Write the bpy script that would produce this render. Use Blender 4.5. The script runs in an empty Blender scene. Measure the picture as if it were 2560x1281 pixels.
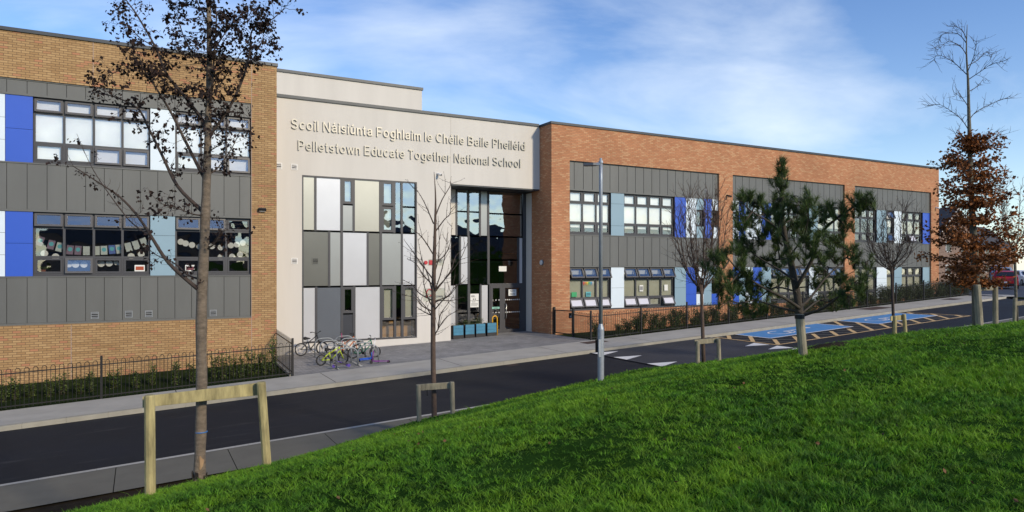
import bpy, math, random
import numpy as np
from mathutils import Vector, Matrix, noise
random.seed(7)
RNG = np.random.default_rng(7)
SC = bpy.context.scene
COL = SC.collection
R = math.radians

# ------------------------------------------------------------------ camera, light, exposure
F_PX, HZ, CX = 1707.0, 667.0, 1280.0          # focal length, horizon and centre in the photo's 2560-wide pixels
FX, FY = .4787, .8780                         # view direction (world X runs along the school, Y into it)
cam = bpy.data.cameras.new("camera")
cam.sensor_width = 36.0
cam.lens = 36.0 * F_PX / 2560.0
cam.shift_y = (HZ - 640.5) / 2560.0
cam.clip_start, cam.clip_end = 0.1, 2000.0
cam_o = bpy.data.objects.new("camera", cam)
COL.objects.link(cam_o)
cam_o.rotation_euler = (R(90), 0, -math.atan2(FX, FY))
SC.camera = cam_o

SUN_EL, SUN_AZ = 26.0, 160.0                  # azimuth clockwise from +Y
sun = bpy.data.lights.new("sun", 'SUN')
sun.energy = 2.3
sun.angle = R(5.0)
sun.color = (1.0, .85, .63)
sun_o = bpy.data.objects.new("sun", sun)
COL.objects.link(sun_o)
sd = Vector((math.sin(R(SUN_AZ)) * math.cos(R(SUN_EL)), math.cos(R(SUN_AZ)) * math.cos(R(SUN_EL)), math.sin(R(SUN_EL))))
sun_o.rotation_euler = sd.to_track_quat('Z', 'Y').to_euler()
SC.view_settings.view_transform = 'Standard'
SC.view_settings.look = 'None'
SC.view_settings.exposure = 0.62
SC.view_settings.gamma = 1.0

world = bpy.data.worlds.new("World")
SC.world = world
world.use_nodes = True
wn, wl = world.node_tree.nodes, world.node_tree.links
wn.clear()
w_out = wn.new('ShaderNodeOutputWorld')
w_bg = wn.new('ShaderNodeBackground')
w_bg.inputs['Strength'].default_value = 0.12
sky = wn.new('ShaderNodeTexSky')
sky.sky_type = 'NISHITA'
sky.sun_disc = False
sky.sun_elevation = R(SUN_EL)
sky.sun_rotation = R(SUN_AZ)
sky.air_density, sky.dust_density, sky.ozone_density = 1.0, 0.05, 1.9
def wnode(t, **kw):
    n = wn.new(t)
    for k, v in kw.items(): setattr(n, k, v)
    return n
tc = wnode('ShaderNodeTexCoord')
sep = wnode('ShaderNodeSeparateXYZ'); wl.new(tc.outputs['Generated'], sep.inputs[0])
zc = wnode('ShaderNodeMath', operation='MAXIMUM'); wl.new(sep.outputs['Z'], zc.inputs[0]); zc.inputs[1].default_value = 0.0
zz = wnode('ShaderNodeMath', operation='ADD'); wl.new(zc.outputs[0], zz.inputs[0]); zz.inputs[1].default_value = 0.22
dv = []
for ax in ('X', 'Y'):
    d = wnode('ShaderNodeMath', operation='DIVIDE'); wl.new(sep.outputs[ax], d.inputs[0]); wl.new(zz.outputs[0], d.inputs[1]); dv.append(d)
cmb = wnode('ShaderNodeCombineXYZ'); wl.new(dv[0].outputs[0], cmb.inputs[0]); wl.new(dv[1].outputs[0], cmb.inputs[1])
mp = wnode('ShaderNodeMapping'); mp.inputs['Rotation'].default_value = (0, 0, R(38)); mp.inputs['Scale'].default_value = (.7, 1.2, 1)
mp.inputs['Location'].default_value = (1.35, .6, 0)
wl.new(cmb.outputs[0], mp.inputs['Vector'])
nz = wnode('ShaderNodeTexNoise'); nz.inputs['Scale'].default_value = 1.15; nz.inputs['Detail'].default_value = 10; nz.inputs['Roughness'].default_value = .56; nz.inputs['Distortion'].default_value = .5
wl.new(mp.outputs[0], nz.inputs['Vector'])
cr = wnode('ShaderNodeValToRGB'); cr.color_ramp.elements[0].position = .485; cr.color_ramp.elements[1].position = .88
cr.color_ramp.elements[0].color = (0, 0, 0, 1); cr.color_ramp.elements[1].color = (.8, .8, .8, 1)
def blob(px, py, inner, outer, gain):          # heavier cloud round one direction of the sky
    a, b_ = FX + FY * (px - CX) / F_PX, FY - FX * (px - CX) / F_PX
    v = Vector((a, b_, (HZ - py) / F_PX)).normalized()
    dp = wnode('ShaderNodeVectorMath', operation='DOT_PRODUCT'); wl.new(tc.outputs['Generated'], dp.inputs[0]); dp.inputs[1].default_value = v
    m = wnode('ShaderNodeMapRange', interpolation_type='SMOOTHSTEP'); wl.new(dp.outputs['Value'], m.inputs['Value'])
    m.inputs['From Min'].default_value = math.cos(R(outer)); m.inputs['From Max'].default_value = math.cos(R(inner)); m.inputs['To Max'].default_value = gain
    return m.outputs[0]
facs = nz.outputs['Fac']
for args in ((1480, 190, 1, 14, .085), (1150, 110, 1, 10, .075), (2010, 190, 1, 7, .10), (560, 200, 1, 10, .07), (2350, 60, 2, 12, -.10), (1650, 420, 1, 9, -.05)):
    ad = wnode('ShaderNodeMath', operation='ADD'); wl.new(facs, ad.inputs[0]); wl.new(blob(*args), ad.inputs[1]); facs = ad.outputs[0]
wl.new(facs, cr.inputs[0])
hs = wnode('ShaderNodeHueSaturation'); hs.inputs['Saturation'].default_value = 1.2; hs.inputs['Hue'].default_value = .512; hs.inputs['Value'].default_value = 1.0
wl.new(sky.outputs[0], hs.inputs['Color'])
mx = wnode('ShaderNodeMixRGB'); mx.inputs['Color2'].default_value = (5.9, 6.4, 6.9, 1)
wl.new(cr.outputs[0], mx.inputs['Fac']); wl.new(hs.outputs[0], mx.inputs['Color1'])
hz1 = wnode('ShaderNodeMath', operation='SUBTRACT'); hz1.inputs[0].default_value = 1; wl.new(zc.outputs[0], hz1.inputs[1])
hz2 = wnode('ShaderNodeMath', operation='POWER'); wl.new(hz1.outputs[0], hz2.inputs[0]); hz2.inputs[1].default_value = 9
hz3 = wnode('ShaderNodeMath', operation='MULTIPLY'); wl.new(hz2.outputs[0], hz3.inputs[0]); hz3.inputs[1].default_value = .45
mh = wnode('ShaderNodeMixRGB'); mh.inputs['Color2'].default_value = (4.3, 5.2, 6.3, 1)
wl.new(hz3.outputs[0], mh.inputs['Fac']); wl.new(mx.outputs[0], mh.inputs['Color1'])
wl.new(mh.outputs[0], w_bg.inputs['Color']); wl.new(w_bg.outputs[0], w_out.inputs['Surface'])

# ------------------------------------------------------------------ photo pixel <-> place
def ab(px):
    t = (px - CX) / F_PX
    return FX + FY * t, FY - FX * t
def XP(px, Y):                                # world X of a pixel column on the facade plane Y
    a, b = ab(px); return Y * a / b
def ZP(px, py, Y):
    a, b = ab(px); return -(py - HZ) * (Y / b) / F_PX
def W(px, py, d):                             # point at depth d
    a, b = ab(px); return Vector((a * d, b * d, -(py - HZ) * d / F_PX))

# road frame: far kerb line, gently climbing to the right
def kerbY(X): return 20.85 + .042 * (X - 4.8)
def roadZ(X): return -3.70 + .04 * (min(X, 48.0) - 4.8)
def road(X, n, dz=0.0): return (X, kerbY(X) + n, roadZ(X) + dz)

# lawn height field
GX = [-6, -1, 2, 5, 8, 11, 15, 20, 26, 34]
GY = [-4, 1, 4, 6, 8, 10, 11.5, 12.6, 13.4]
GH = [[-1.49, -1.94, -2.28, -2.61, -3.06, -3.62, -4.07, -4.38, -4.61], [-1.06, -1.51, -1.72, -1.98, -2.47, -3.11, -3.57, -3.9, -4.15], [-0.78, -1.23, -1.41, -1.68, -2.18, -2.77, -3.21, -3.55, -3.8], [-0.47, -0.89, -1.12, -1.4, -1.88, -2.42, -2.82, -3.09, -3.28], [-0.16, -0.6, -0.88, -1.16, -1.64, -2.14, -2.5, -2.78, -3.0], [0.14, -0.39, -0.75, -1.04, -1.53, -1.99, -2.3, -2.52, -2.65], [0.5, -0.21, -0.7, -1.1, -1.53, -1.91, -2.23, -2.46, -2.68], [0.86, -0.04, -0.63, -1.05, -1.45, -1.76, -2.07, -2.39, -2.63], [1.21, 0.16, -0.48, -0.88, -1.26, -1.66, -2.01, -2.3, -2.53], [1.61, 0.45, -0.22, -0.66, -1.11, -1.57, -1.93, -2.19, -2.39]]
GXa, GYa, GHa = np.array(GX, float), np.array(GY, float), np.array(GH)
def lawnZ(X, Y):
    X, Y = np.asarray(X, float), np.asarray(Y, float)
    Yp = Y - .042 * X
    i = np.clip(np.searchsorted(GXa, X) - 1, 0, len(GX) - 2)
    j = np.clip(np.searchsorted(GYa, Yp) - 1, 0, len(GY) - 2)
    u = np.clip((X - GXa[i]) / (GXa[i + 1] - GXa[i]), 0, 1)
    v = np.clip((Yp - GYa[j]) / (GYa[j + 1] - GYa[j]), 0, 1)
    return GHa[i, j] * (1 - u) * (1 - v) + GHa[i + 1, j] * u * (1 - v) + GHa[i, j + 1] * (1 - u) * v + GHa[i + 1, j + 1] * u * v
def on_lawn(px, d):
    a, b = ab(px); return Vector((a * d, b * d, float(lawnZ(a * d, b * d))))

# ------------------------------------------------------------------ mesh helpers
class MB:
    def __init__(s): s.v, s.f, s.m = [], [], []
    def face(s, pts, mi=0):
        n = len(s.v); s.v += [tuple(p) for p in pts]; s.f.append(tuple(range(n, n + len(pts)))); s.m.append(mi); return s
    def box(s, x0, x1, y0, y1, z0, z1, mi=0):
        n = len(s.v)
        s.v += [(x0, y0, z0), (x1, y0, z0), (x1, y1, z0), (x0, y1, z0), (x0, y0, z1), (x1, y0, z1), (x1, y1, z1), (x0, y1, z1)]
        for q in ((0, 3, 2, 1), (4, 5, 6, 7), (0, 1, 5, 4), (1, 2, 6, 5), (2, 3, 7, 6), (3, 0, 4, 7)):
            s.f.append(tuple(n + k for k in q)); s.m.append(mi)
        return s
    def prism(s, pts, off, mi=0):             # polygon pts pushed along off
        n = len(s.v); k = len(pts); off = Vector(off)
        s.v += [tuple(p) for p in pts] + [tuple(Vector(p) + off) for p in pts]
        s.f.append(tuple(range(n + k - 1, n - 1, -1))); s.m.append(mi)
        s.f.append(tuple(range(n + k, n + 2 * k))); s.m.append(mi)
        for i in range(k):
            j = (i + 1) % k
            s.f.append((n + i, n + j, n + k + j, n + k + i)); s.m.append(mi)
        return s
    def bar(s, p, q, w, h, mi=0, up=(0, 0, 1)):
        p, q = Vector(p), Vector(q); d = (q - p).normalized(); a = d.cross(Vector(up))
        if a.length < 1e-4: a = d.cross(Vector((0, 1, 0)))
        a.normalize(); b = a.cross(d)
        c = [p + a * (w / 2) * i + b * (h / 2) * j for i, j in ((-1, -1), (1, -1), (1, 1), (-1, 1))]
        return s.prism(c, q - p, mi)
    def tube(s, pts, rad, n=6, mi=0, cap=True):
        pts = [Vector(p) for p in pts]
        if not hasattr(rad, '__len__'): rad = [rad] * len(pts)
        base = len(s.v); prev = None
        for i, p in enumerate(pts):
            d = (pts[min(i + 1, len(pts) - 1)] - pts[max(i - 1, 0)])
            if d.length < 1e-9: d = Vector((0, 0, 1))
            d.normalize()
            if prev is None:
                prev = d.orthogonal().normalized()
            a = prev - d * prev.dot(d)
            a = a.normalized() if a.length > 1e-6 else d.orthogonal().normalized()
            prev = a; b = d.cross(a)
            for k in range(n):
                t = 2 * math.pi * k / n
                s.v.append(tuple(p + (a * math.cos(t) + b * math.sin(t)) * rad[i]))
        for i in range(len(pts) - 1):
            for k in range(n):
                k2 = (k + 1) % n
                s.f.append((base + i * n + k, base + i * n + k2, base + (i + 1) * n + k2, base + (i + 1) * n + k)); s.m.append(mi)
        if cap:
            s.f.append(tuple(base + k for k in range(n - 1, -1, -1))); s.m.append(mi)
            e = base + (len(pts) - 1) * n
            s.f.append(tuple(e + k for k in range(n))); s.m.append(mi)
        return s
    def ring(s, c, ax, r, tr, n=18, k=6, mi=0):   # torus
        c, ax = Vector(c), Vector(ax).normalized(); a = ax.orthogonal().normalized(); b = ax.cross(a)
        base = len(s.v)
        for i in range(n):
            t = 2 * math.pi * i / n; e = a * math.cos(t) + b * math.sin(t)
            for j in range(k):
                u = 2 * math.pi * j / k
                s.v.append(tuple(c + e * (r + tr * math.cos(u)) + ax * tr * math.sin(u)))
        for i in range(n):
            for j in range(k):
                s.f.append((base + i * k + j, base + ((i + 1) % n) * k + j, base + ((i + 1) % n) * k + (j + 1) % k, base + i * k + (j + 1) % k)); s.m.append(mi)
        return s
    def disc(s, c, ax, r, n=16, mi=0, th=0):
        c, ax = Vector(c), Vector(ax).normalized(); a = ax.orthogonal().normalized(); b = ax.cross(a)
        pts = [c + (a * math.cos(2 * math.pi * i / n) + b * math.sin(2 * math.pi * i / n)) * r for i in range(n)]
        return s.prism(pts, ax * th, mi) if th else s.face(pts, mi)
    def build(s, name, mats, parent=None, origin=None, smooth=False, bevel=0):
        o = Vector(origin) if origin is not None else None
        me = bpy.data.meshes.new(name)
        vs = s.v if o is None else [(x - o.x, y - o.y, z - o.z) for x, y, z in s.v]
        me.from_pydata(vs, [], s.f)
        if not isinstance(mats, (list, tuple)): mats = [mats]
        for m in mats: me.materials.append(m)
        me.polygons.foreach_set('material_index', s.m)
        if smooth: me.polygons.foreach_set('use_smooth', [True] * len(s.f))
        me.update()
        ob = bpy.data.objects.new(name, me); COL.objects.link(ob)
        if parent is not None: ob.parent = parent
        if bevel:
            md = ob.modifiers.new('bevel', 'BEVEL'); md.width = bevel; md.segments = 2; md.limit_method = 'ANGLE'
        return ob

def tag(o, label, cat, group=None):
    o['label'] = label; o['category'] = cat
    if group: o['group'] = group
    return o
def thing(name, label, cat, loc=(0, 0, 0), rz=0, group=None):
    o = bpy.data.objects.new(name, None); COL.objects.link(o)
    o.empty_display_size = .3
    o.location = loc; o.rotation_euler = (0, 0, rz)
    return tag(o, label, cat, group)
def structure(o, kind='structure'):
    o['kind'] = kind; return o
def copy_tree(o, parent=None):
    c = o.copy(); COL.objects.link(c)
    if parent is not None: c.parent = parent
    for ch in list(o.children): copy_tree(ch, c)
    return c

# ------------------------------------------------------------------ materials
def newmat(name):
    m = bpy.data.materials.new(name); m.use_nodes = True
    nt = m.node_tree; return m, nt.nodes, nt.links, nt.nodes['Principled BSDF']
def mat(name, c, rough=.6, metal=0.0, var=.12, scale=3.0, bump=0.0, bscale=40.0, spec=.5, stretch=(1, 1, 1), isl=0.0, rvar=0.0, detail=5):
    m, n, l, p = newmat(name)
    p.inputs['Roughness'].default_value = rough; p.inputs['Metallic'].default_value = metal
    p.inputs['Specular IOR Level'].default_value = spec
    g = n.new('ShaderNodeNewGeometry'); mpg = n.new('ShaderNodeMapping'); mpg.inputs['Scale'].default_value = stretch
    l.new(g.outputs['Position'], mpg.inputs['Vector'])
    t = n.new('ShaderNodeTexNoise'); t.inputs['Scale'].default_value = scale; t.inputs['Detail'].default_value = detail; t.inputs['Roughness'].default_value = .6
    l.new(mpg.outputs[0], t.inputs['Vector'])
    fac = t.outputs['Fac']
    hsv = n.new('ShaderNodeHueSaturation'); hsv.inputs['Color'].default_value = (*c, 1)
    mr = n.new('ShaderNodeMapRange'); mr.inputs['From Min'].default_value = .25; mr.inputs['From Max'].default_value = .75
    mr.inputs['To Min'].default_value = 1 - var; mr.inputs['To Max'].default_value = 1 + var
    l.new(fac, mr.inputs['Value'])
    val = mr.outputs[0]
    if isl:
        mi = n.new('ShaderNodeMapRange'); mi.inputs['To Min'].default_value = 1 - isl; mi.inputs['To Max'].default_value = 1 + isl
        l.new(g.outputs['Random Per Island'], mi.inputs['Value'])
        mu = n.new('ShaderNodeMath'); mu.operation = 'MULTIPLY'; l.new(val, mu.inputs[0]); l.new(mi.outputs[0], mu.inputs[1]); val = mu.outputs[0]
    l.new(val, hsv.inputs['Value']); l.new(hsv.outputs[0], p.inputs['Base Color'])
    if rvar:
        rr = n.new('ShaderNodeMapRange'); rr.inputs['To Min'].default_value = rough - rvar; rr.inputs['To Max'].default_value = rough + rvar
        l.new(fac, rr.inputs['Value']); l.new(rr.outputs[0], p.inputs['Roughness'])
    if bump:
        t2 = n.new('ShaderNodeTexNoise'); t2.inputs['Scale'].default_value = bscale; t2.inputs['Detail'].default_value = 4
        l.new(mpg.outputs[0], t2.inputs['Vector'])
        bp = n.new('ShaderNodeBump'); bp.inputs['Strength'].default_value = bump; bp.inputs['Distance'].default_value = .02
        l.new(t2.outputs['Fac'], bp.inputs['Height']); l.new(bp.outputs[0], p.inputs['Normal'])
    return m
def brickmat(name, c1, c2, c3, mortar, pale=.25):
    m, n, l, p = newmat(name)
    p.inputs['Roughness'].default_value = .85; p.inputs['Specular IOR Level'].default_value = .25
    g = n.new('ShaderNodeNewGeometry'); s = n.new('ShaderNodeSeparateXYZ'); l.new(g.outputs['Position'], s.inputs[0])
    ad = n.new('ShaderNodeMath'); ad.operation = 'ADD'; l.new(s.outputs[0], ad.inputs[0]); l.new(s.outputs[1], ad.inputs[1])
    c = n.new('ShaderNodeCombineXYZ'); l.new(ad.outputs[0], c.inputs[0]); l.new(s.outputs[2], c.inputs[1])
    def br(a, b, mo, bias):
        t = n.new('ShaderNodeTexBrick'); t.inputs['Scale'].default_value = 1; t.inputs['Brick Width'].default_value = .225; t.inputs['Row Height'].default_value = .075
        t.inputs['Mortar Size'].default_value = .0095; t.inputs['Mortar Smooth'].default_value = .3; t.inputs['Bias'].default_value = bias
        t.inputs['Color1'].default_value = (*a, 1); t.inputs['Color2'].default_value = (*b, 1); t.inputs['Mortar'].default_value = (*mo, 1)
        l.new(c.outputs[0], t.inputs['Vector']); return t
    t1 = br(c1, c2, mortar, 0.0)
    t2 = br((0, 0, 0), (1, 1, 1), (0, 0, 0), -.0)
    # a few paler bricks: threshold of a white noise keyed on the brick cell
    sn = n.new('ShaderNodeVectorMath'); sn.operation = 'DIVIDE'; l.new(c.outputs[0], sn.inputs[0]); sn.inputs[1].default_value = (.225, .075, 1)
    sp = n.new('ShaderNodeSeparateXYZ'); l.new(sn.outputs[0], sp.inputs[0])
    fy = n.new('ShaderNodeMath'); fy.operation = 'FLOOR'; l.new(sp.outputs[1], fy.inputs[0])
    md = n.new('ShaderNodeMath'); md.operation = 'PINGPONG'; l.new(fy.outputs[0], md.inputs[0]); md.inputs[1].default_value = 1
    hx_ = n.new('ShaderNodeMath'); hx_.operation = 'MULTIPLY_ADD'; l.new(md.outputs[0], hx_.inputs[0]); hx_.inputs[1].default_value = -.5; hx_.inputs[2].default_value = .5
    ax_ = n.new('ShaderNodeMath'); ax_.operation = 'ADD'; l.new(sp.outputs[0], ax_.inputs[0]); l.new(hx_.outputs[0], ax_.inputs[1])
    c2_ = n.new('ShaderNodeCombineXYZ'); l.new(ax_.outputs[0], c2_.inputs[0]); l.new(sp.outputs[1], c2_.inputs[1])
    fl = n.new('ShaderNodeVectorMath'); fl.operation = 'FLOOR'; l.new(c2_.outputs[0], fl.inputs[0])
    wv = n.new('ShaderNodeTexWhiteNoise'); wv.noise_dimensions = '2D'; l.new(fl.outputs[0], wv.inputs['Vector'])
    gt = n.new('ShaderNodeMapRange'); l.new(wv.outputs['Value'], gt.inputs['Value']); gt.inputs['From Min'].default_value = pale; gt.inputs['From Max'].default_value = pale * .35
    mf = n.new('ShaderNodeMath'); mf.operation = 'MULTIPLY'; l.new(gt.outputs[0], mf.inputs[0])
    inv = n.new('ShaderNodeMath'); inv.operation = 'SUBTRACT'; inv.inputs[0].default_value = 1; l.new(t1.outputs['Fac'], inv.inputs[1]); l.new(inv.outputs[0], mf.inputs[1])
    mxx = n.new('ShaderNodeMixRGB'); l.new(mf.outputs[0], mxx.inputs['Fac']); l.new(t1.outputs['Color'], mxx.inputs['Color1']); mxx.inputs['Color2'].default_value = (*c3, 1)
    ns = n.new('ShaderNodeTexNoise'); ns.inputs['Scale'].default_value = .45; ns.inputs['Detail'].default_value = 6; l.new(g.outputs['Position'], ns.inputs['Vector'])
    mr = n.new('ShaderNodeMapRange'); mr.inputs['From Min'].default_value = .3; mr.inputs['From Max'].default_value = .7; mr.inputs['To Min'].default_value = .86; mr.inputs['To Max'].default_value = 1.12
    l.new(ns.outputs['Fac'], mr.inputs['Value'])
    hsv = n.new('ShaderNodeHueSaturation'); l.new(mxx.outputs[0], hsv.inputs['Color']); l.new(mr.outputs[0], hsv.inputs['Value'])
    l.new(hsv.outputs[0], p.inputs['Base Color'])
    bp = n.new('ShaderNodeBump'); bp.inputs['Strength'].default_value = .12; bp.inputs['Distance'].default_value = .004; bp.invert = True
    l.new(t1.outputs['Fac'], bp.inputs['Height']); l.new(bp.outputs[0], p.inputs['Normal'])
    return m
def glassmat(name, tint=(.9, .92, .93), refl=.18, ior=1.5, wob=.012):
    m, n, l, p = newmat(name); n.remove(p)
    out = n['Material Output']
    tr = n.new('ShaderNodeBsdfTransparent'); tr.inputs[0].default_value = (*tint, 1)
    gl = n.new('ShaderNodeBsdfGlossy'); gl.inputs['Roughness'].default_value = .015; gl.inputs['Color'].default_value = (.95, .97, 1, 1)
    fr = n.new('ShaderNodeFresnel'); fr.inputs['IOR'].default_value = ior
    ad = n.new('ShaderNodeMath'); ad.operation = 'ADD'; ad.use_clamp = True; l.new(fr.outputs[0], ad.inputs[0]); ad.inputs[1].default_value = refl
    mxs = n.new('ShaderNodeMixShader'); l.new(ad.outputs[0], mxs.inputs[0]); l.new(tr.outputs[0], mxs.inputs[1]); l.new(gl.outputs[0], mxs.inputs[2])
    t = n.new('ShaderNodeTexNoise'); t.inputs['Scale'].default_value = 1.6; t.inputs['Detail'].default_value = 1
    g = n.new('ShaderNodeNewGeometry'); l.new(g.outputs['Position'], t.inputs['Vector'])
    bp = n.new('ShaderNodeBump'); bp.inputs['Strength'].default_value = 1; bp.inputs['Distance'].default_value = wob; l.new(t.outputs['Fac'], bp.inputs['Height'])
    l.new(bp.outputs[0], gl.inputs['Normal'])
    l.new(mxs.outputs[0], out.inputs['Surface'])
    return m
M = {}
M['lamp_grey'] = mat('lamp_post_grey', (.33, .37, .42), .5, .4, var=.14, scale=9, detail=7)
M['brick_ochre'] = brickmat('brick_ochre', (.33, .20, .092), (.45, .295, .145), (.42, .20, .11), (.17, .11, .06), .14)
M['brick_orange'] = brickmat('brick_orange', (.40, .175, .085), (.48, .225, .115), (.50, .28, .15), (.27, .15, .09), .36)
M['brick_brown'] = brickmat('brick_brown', (.20, .13, .10), (.25, .17, .14), (.17, .11, .09), (.22, .18, .15), .3)
M['render'] = mat('cream_render', (.60, .578, .54), .9, var=.055, scale=1.1, stretch=(1.4, 1.4, .16), bump=.08, bscale=60, spec=.2)
M['coping'] = mat('coping_metal', (.045, .052, .06), .45, .3, var=.15, scale=1.5)
M['zinc'] = mat('grey_metal_cladding', (.118, .123, .120), .52, .15, var=.11, scale=1.3, stretch=(1, 1, .2))
M['gap'] = mat('dark_backing', (.018, .018, .02), .9, var=.1)
M['blue'] = mat('blue_panel', (.030, .10, .53), .38, var=.05, scale=.6)
M['pale'] = mat('pale_panel', (.66, .76, .84), .4, var=.03, scale=.6)
M['greyblue'] = mat('greyblue_panel', (.24, .36, .44), .4, var=.04, scale=.6)
M['frame'] = mat('window_frame', (.052, .053, .06), .45, var=.06)
M['frosted'] = mat('frosted_glass', (.60, .60, .66), .2, var=.03)
M['glass'] = glassmat('window_glass')
M['glass_coat'] = glassmat('coated_glass', (.75, .78, .78), .34)
M['blind'] = mat('roller_blind', (.86, .86, .84), .9, var=.10, scale=1.2, isl=.06)
M['blind_beige'] = mat('beige_blind', (.50, .50, .42), .9, var=.12, scale=1.2, isl=.08)
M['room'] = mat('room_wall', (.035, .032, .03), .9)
M['roof'] = mat('flat_roof', (.12, .12, .12), .9)
M['met_pale'] = mat('pale_spandrel', (.60, .61, .635), .3, .35, var=.05, scale=.7)
M['met_mid'] = mat('mid_spandrel', (.34, .355, .35), .32, .5, var=.06, scale=.7)
M['met_dark'] = mat('dark_spandrel', (.17, .172, .155), .32, .5, var=.08, scale=.7)
M['met_gold'] = mat('golden_spandrel', (.50, .48, .405), .28, .5, var=.06, scale=.7)
M['met_slate'] = mat('slate_spandrel', (.12, .135, .16), .36, .35, var=.08, scale=.7)
M['navy'] = mat('dark_panel', (.03, .034, .045), .4, var=.1)
M['orange_board'] = mat('wood_board', (.38, .20, .05), .7, var=.1)
M['steel'] = mat('brushed_steel', (.29, .28, .25), .36, .65, var=.08, scale=3)
M['galv'] = mat('galvanised_steel', (.24, .26, .28), .5, .5, var=.14, scale=9, detail=7)
M['black'] = mat('black_paint', (.006, .006, .007), .5, var=.1)
M['concrete'] = mat('pavement_concrete', (.37, .355, .315), .85, var=.16, scale=1.2, bump=.15, bscale=90, detail=8)
M['kerb'] = mat('kerb_concrete', (.30, .285, .235), .85, var=.16, scale=2.5, bump=.2, bscale=60, detail=8)
M['path'] = mat('footpath_concrete', (.122, .115, .090), .85, var=.14, scale=1.8, bump=.15, bscale=90, detail=8)
M['soil'] = mat('soil', (.028, .022, .015), 1, spec=.05, var=.3, scale=6, bump=.6, bscale=25)
M['bedgreen'] = mat('ground_cover', (.022, .032, .012), 1, spec=.0, var=.4, scale=5, bump=.6, bscale=30)
M['white_paint'] = mat('white_road_paint', (.72, .71, .68), .7, var=.10, scale=7, detail=8)
M['tan_paint'] = mat('yellow_road_paint', (.62, .42, .19), .7, var=.12, scale=7, detail=8)
M['blue_paint'] = mat('blue_road_paint', (.065, .235, .50), .7, var=.2, scale=4, detail=8)
M['lawn'] = mat('lawn_soil', (.020, .050, .008), 1, var=.4, scale=1.3, bump=.5, bscale=20, spec=.0)
M['bark'] = mat('bark', (.17, .135, .10), .9, var=.45, scale=14, bump=.7, bscale=60, stretch=(1, 1, 2.2), detail=8)
M['bark_dark'] = mat('dark_bark', (.055, .040, .033), .9, var=.3, scale=14, bump=.5, bscale=60)
M['bark_red'] = mat('reddish_bark', (.095, .065, .05), .9, var=.3, scale=14, bump=.5, bscale=60)
M['bark_grey'] = mat('grey_bark', (.13, .12, .09), .9, var=.35, scale=12, bump=.5, bscale=50)
M['bark_pine'] = mat('pine_bark', (.048, .040, .030), .9, var=.35, scale=12, bump=.5, bscale=50)
M['scar'] = mat('bare_wood', (.34, .22, .12), .8, var=.2, scale=20)
M['timber'] = mat('weathered_timber', (.33, .285, .135), .85, var=.55, scale=5, bump=.3, bscale=30, stretch=(2.5, 2.5, .6), detail=8)
M['timber_grey'] = mat('grey_timber', (.24, .22, .155), .85, var=.5, scale=5, bump=.3, bscale=30, stretch=(2.5, 2.5, .6), detail=8)
M['white_plastic'] = mat('white_plastic', (.75, .75, .74), .5, var=.04)
M['paper'] = mat('paper', (.72, .73, .70), .9, var=.04)
M['rubber'] = mat('rubber', (.018, .018, .019), .8, var=.1)
M['plate_cover'] = mat('rusty_cover', (.085, .055, .045), .7, .3, var=.2, scale=8, bump=.4, bscale=80)

# asphalt with fine grain and pale scuffs
def asphalt(name, c, scuff):
    m, n, l, p = newmat(name)
    p.inputs['Specular IOR Level'].default_value = .22
    g = n.new('ShaderNodeNewGeometry')
    a = n.new('ShaderNodeTexNoise'); a.inputs['Scale'].default_value = 55; a.inputs['Detail'].default_value = 6; l.new(g.outputs['Position'], a.inputs['Vector'])
    b = n.new('ShaderNodeTexNoise'); b.inputs['Scale'].default_value = .6; b.inputs['Detail'].default_value = 7; l.new(g.outputs['Position'], b.inputs['Vector'])
    mpg = n.new('ShaderNodeMapping'); mpg.inputs['Scale'].default_value = (.8, 4.5, 1); l.new(g.outputs['Position'], mpg.inputs[0])
    s = n.new('ShaderNodeTexNoise'); s.inputs['Scale'].default_value = .8; s.inputs['Detail'].default_value = 9; s.inputs['Roughness'].default_value = .7; l.new(mpg.outputs[0], s.inputs['Vector'])
    r = n.new('ShaderNodeValToRGB'); r.color_ramp.elements[0].position = .57; r.color_ramp.elements[1].position = .74
    r.color_ramp.elements[0].color = (0, 0, 0, 1); r.color_ramp.elements[1].color = (.55, .55, .55, 1); l.new(s.outputs['Fac'], r.inputs[0])
    m1 = n.new('ShaderNodeMapRange'); m1.inputs['From Min'].default_value = .3; m1.inputs['From Max'].default_value = .7; m1.inputs['To Min'].default_value = .55; m1.inputs['To Max'].default_value = 1.5; l.new(a.outputs['Fac'], m1.inputs['Value'])
    m2 = n.new('ShaderNodeMapRange'); m2.inputs['From Min'].default_value = .3; m2.inputs['From Max'].default_value = .7; m2.inputs['To Min'].default_value = .8; m2.inputs['To Max'].default_value = 1.25; l.new(b.outputs['Fac'], m2.inputs['Value'])
    mu = n.new('ShaderNodeMath'); mu.operation = 'MULTIPLY'; l.new(m1.outputs[0], mu.inputs[0]); l.new(m2.outputs[0], mu.inputs[1])
    h = n.new('ShaderNodeHueSaturation'); h.inputs['Color'].default_value = (*c, 1); l.new(mu.outputs[0], h.inputs['Value'])
    x = n.new('ShaderNodeMixRGB'); l.new(r.outputs[0], x.inputs['Fac']); l.new(h.outputs[0], x.inputs['Color1']); x.inputs['Color2'].default_value = (*scuff, 1)
    l.new(x.outputs[0], p.inputs['Base Color'])
    rr = n.new('ShaderNodeMapRange'); rr.inputs['To Min'].default_value = .62; rr.inputs['To Max'].default_value = .9; l.new(b.outputs['Fac'], rr.inputs['Value']); l.new(rr.outputs[0], p.inputs['Roughness'])
    bp = n.new('ShaderNodeBump'); bp.inputs['Strength'].default_value = .35; bp.inputs['Distance'].default_value = .01; l.new(a.outputs['Fac'], bp.inputs['Height']); l.new(bp.outputs[0], p.inputs['Normal'])
    return m
M['asphalt'] = asphalt('asphalt', (.010, .0112, .0155), (.062, .060, .060))
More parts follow.
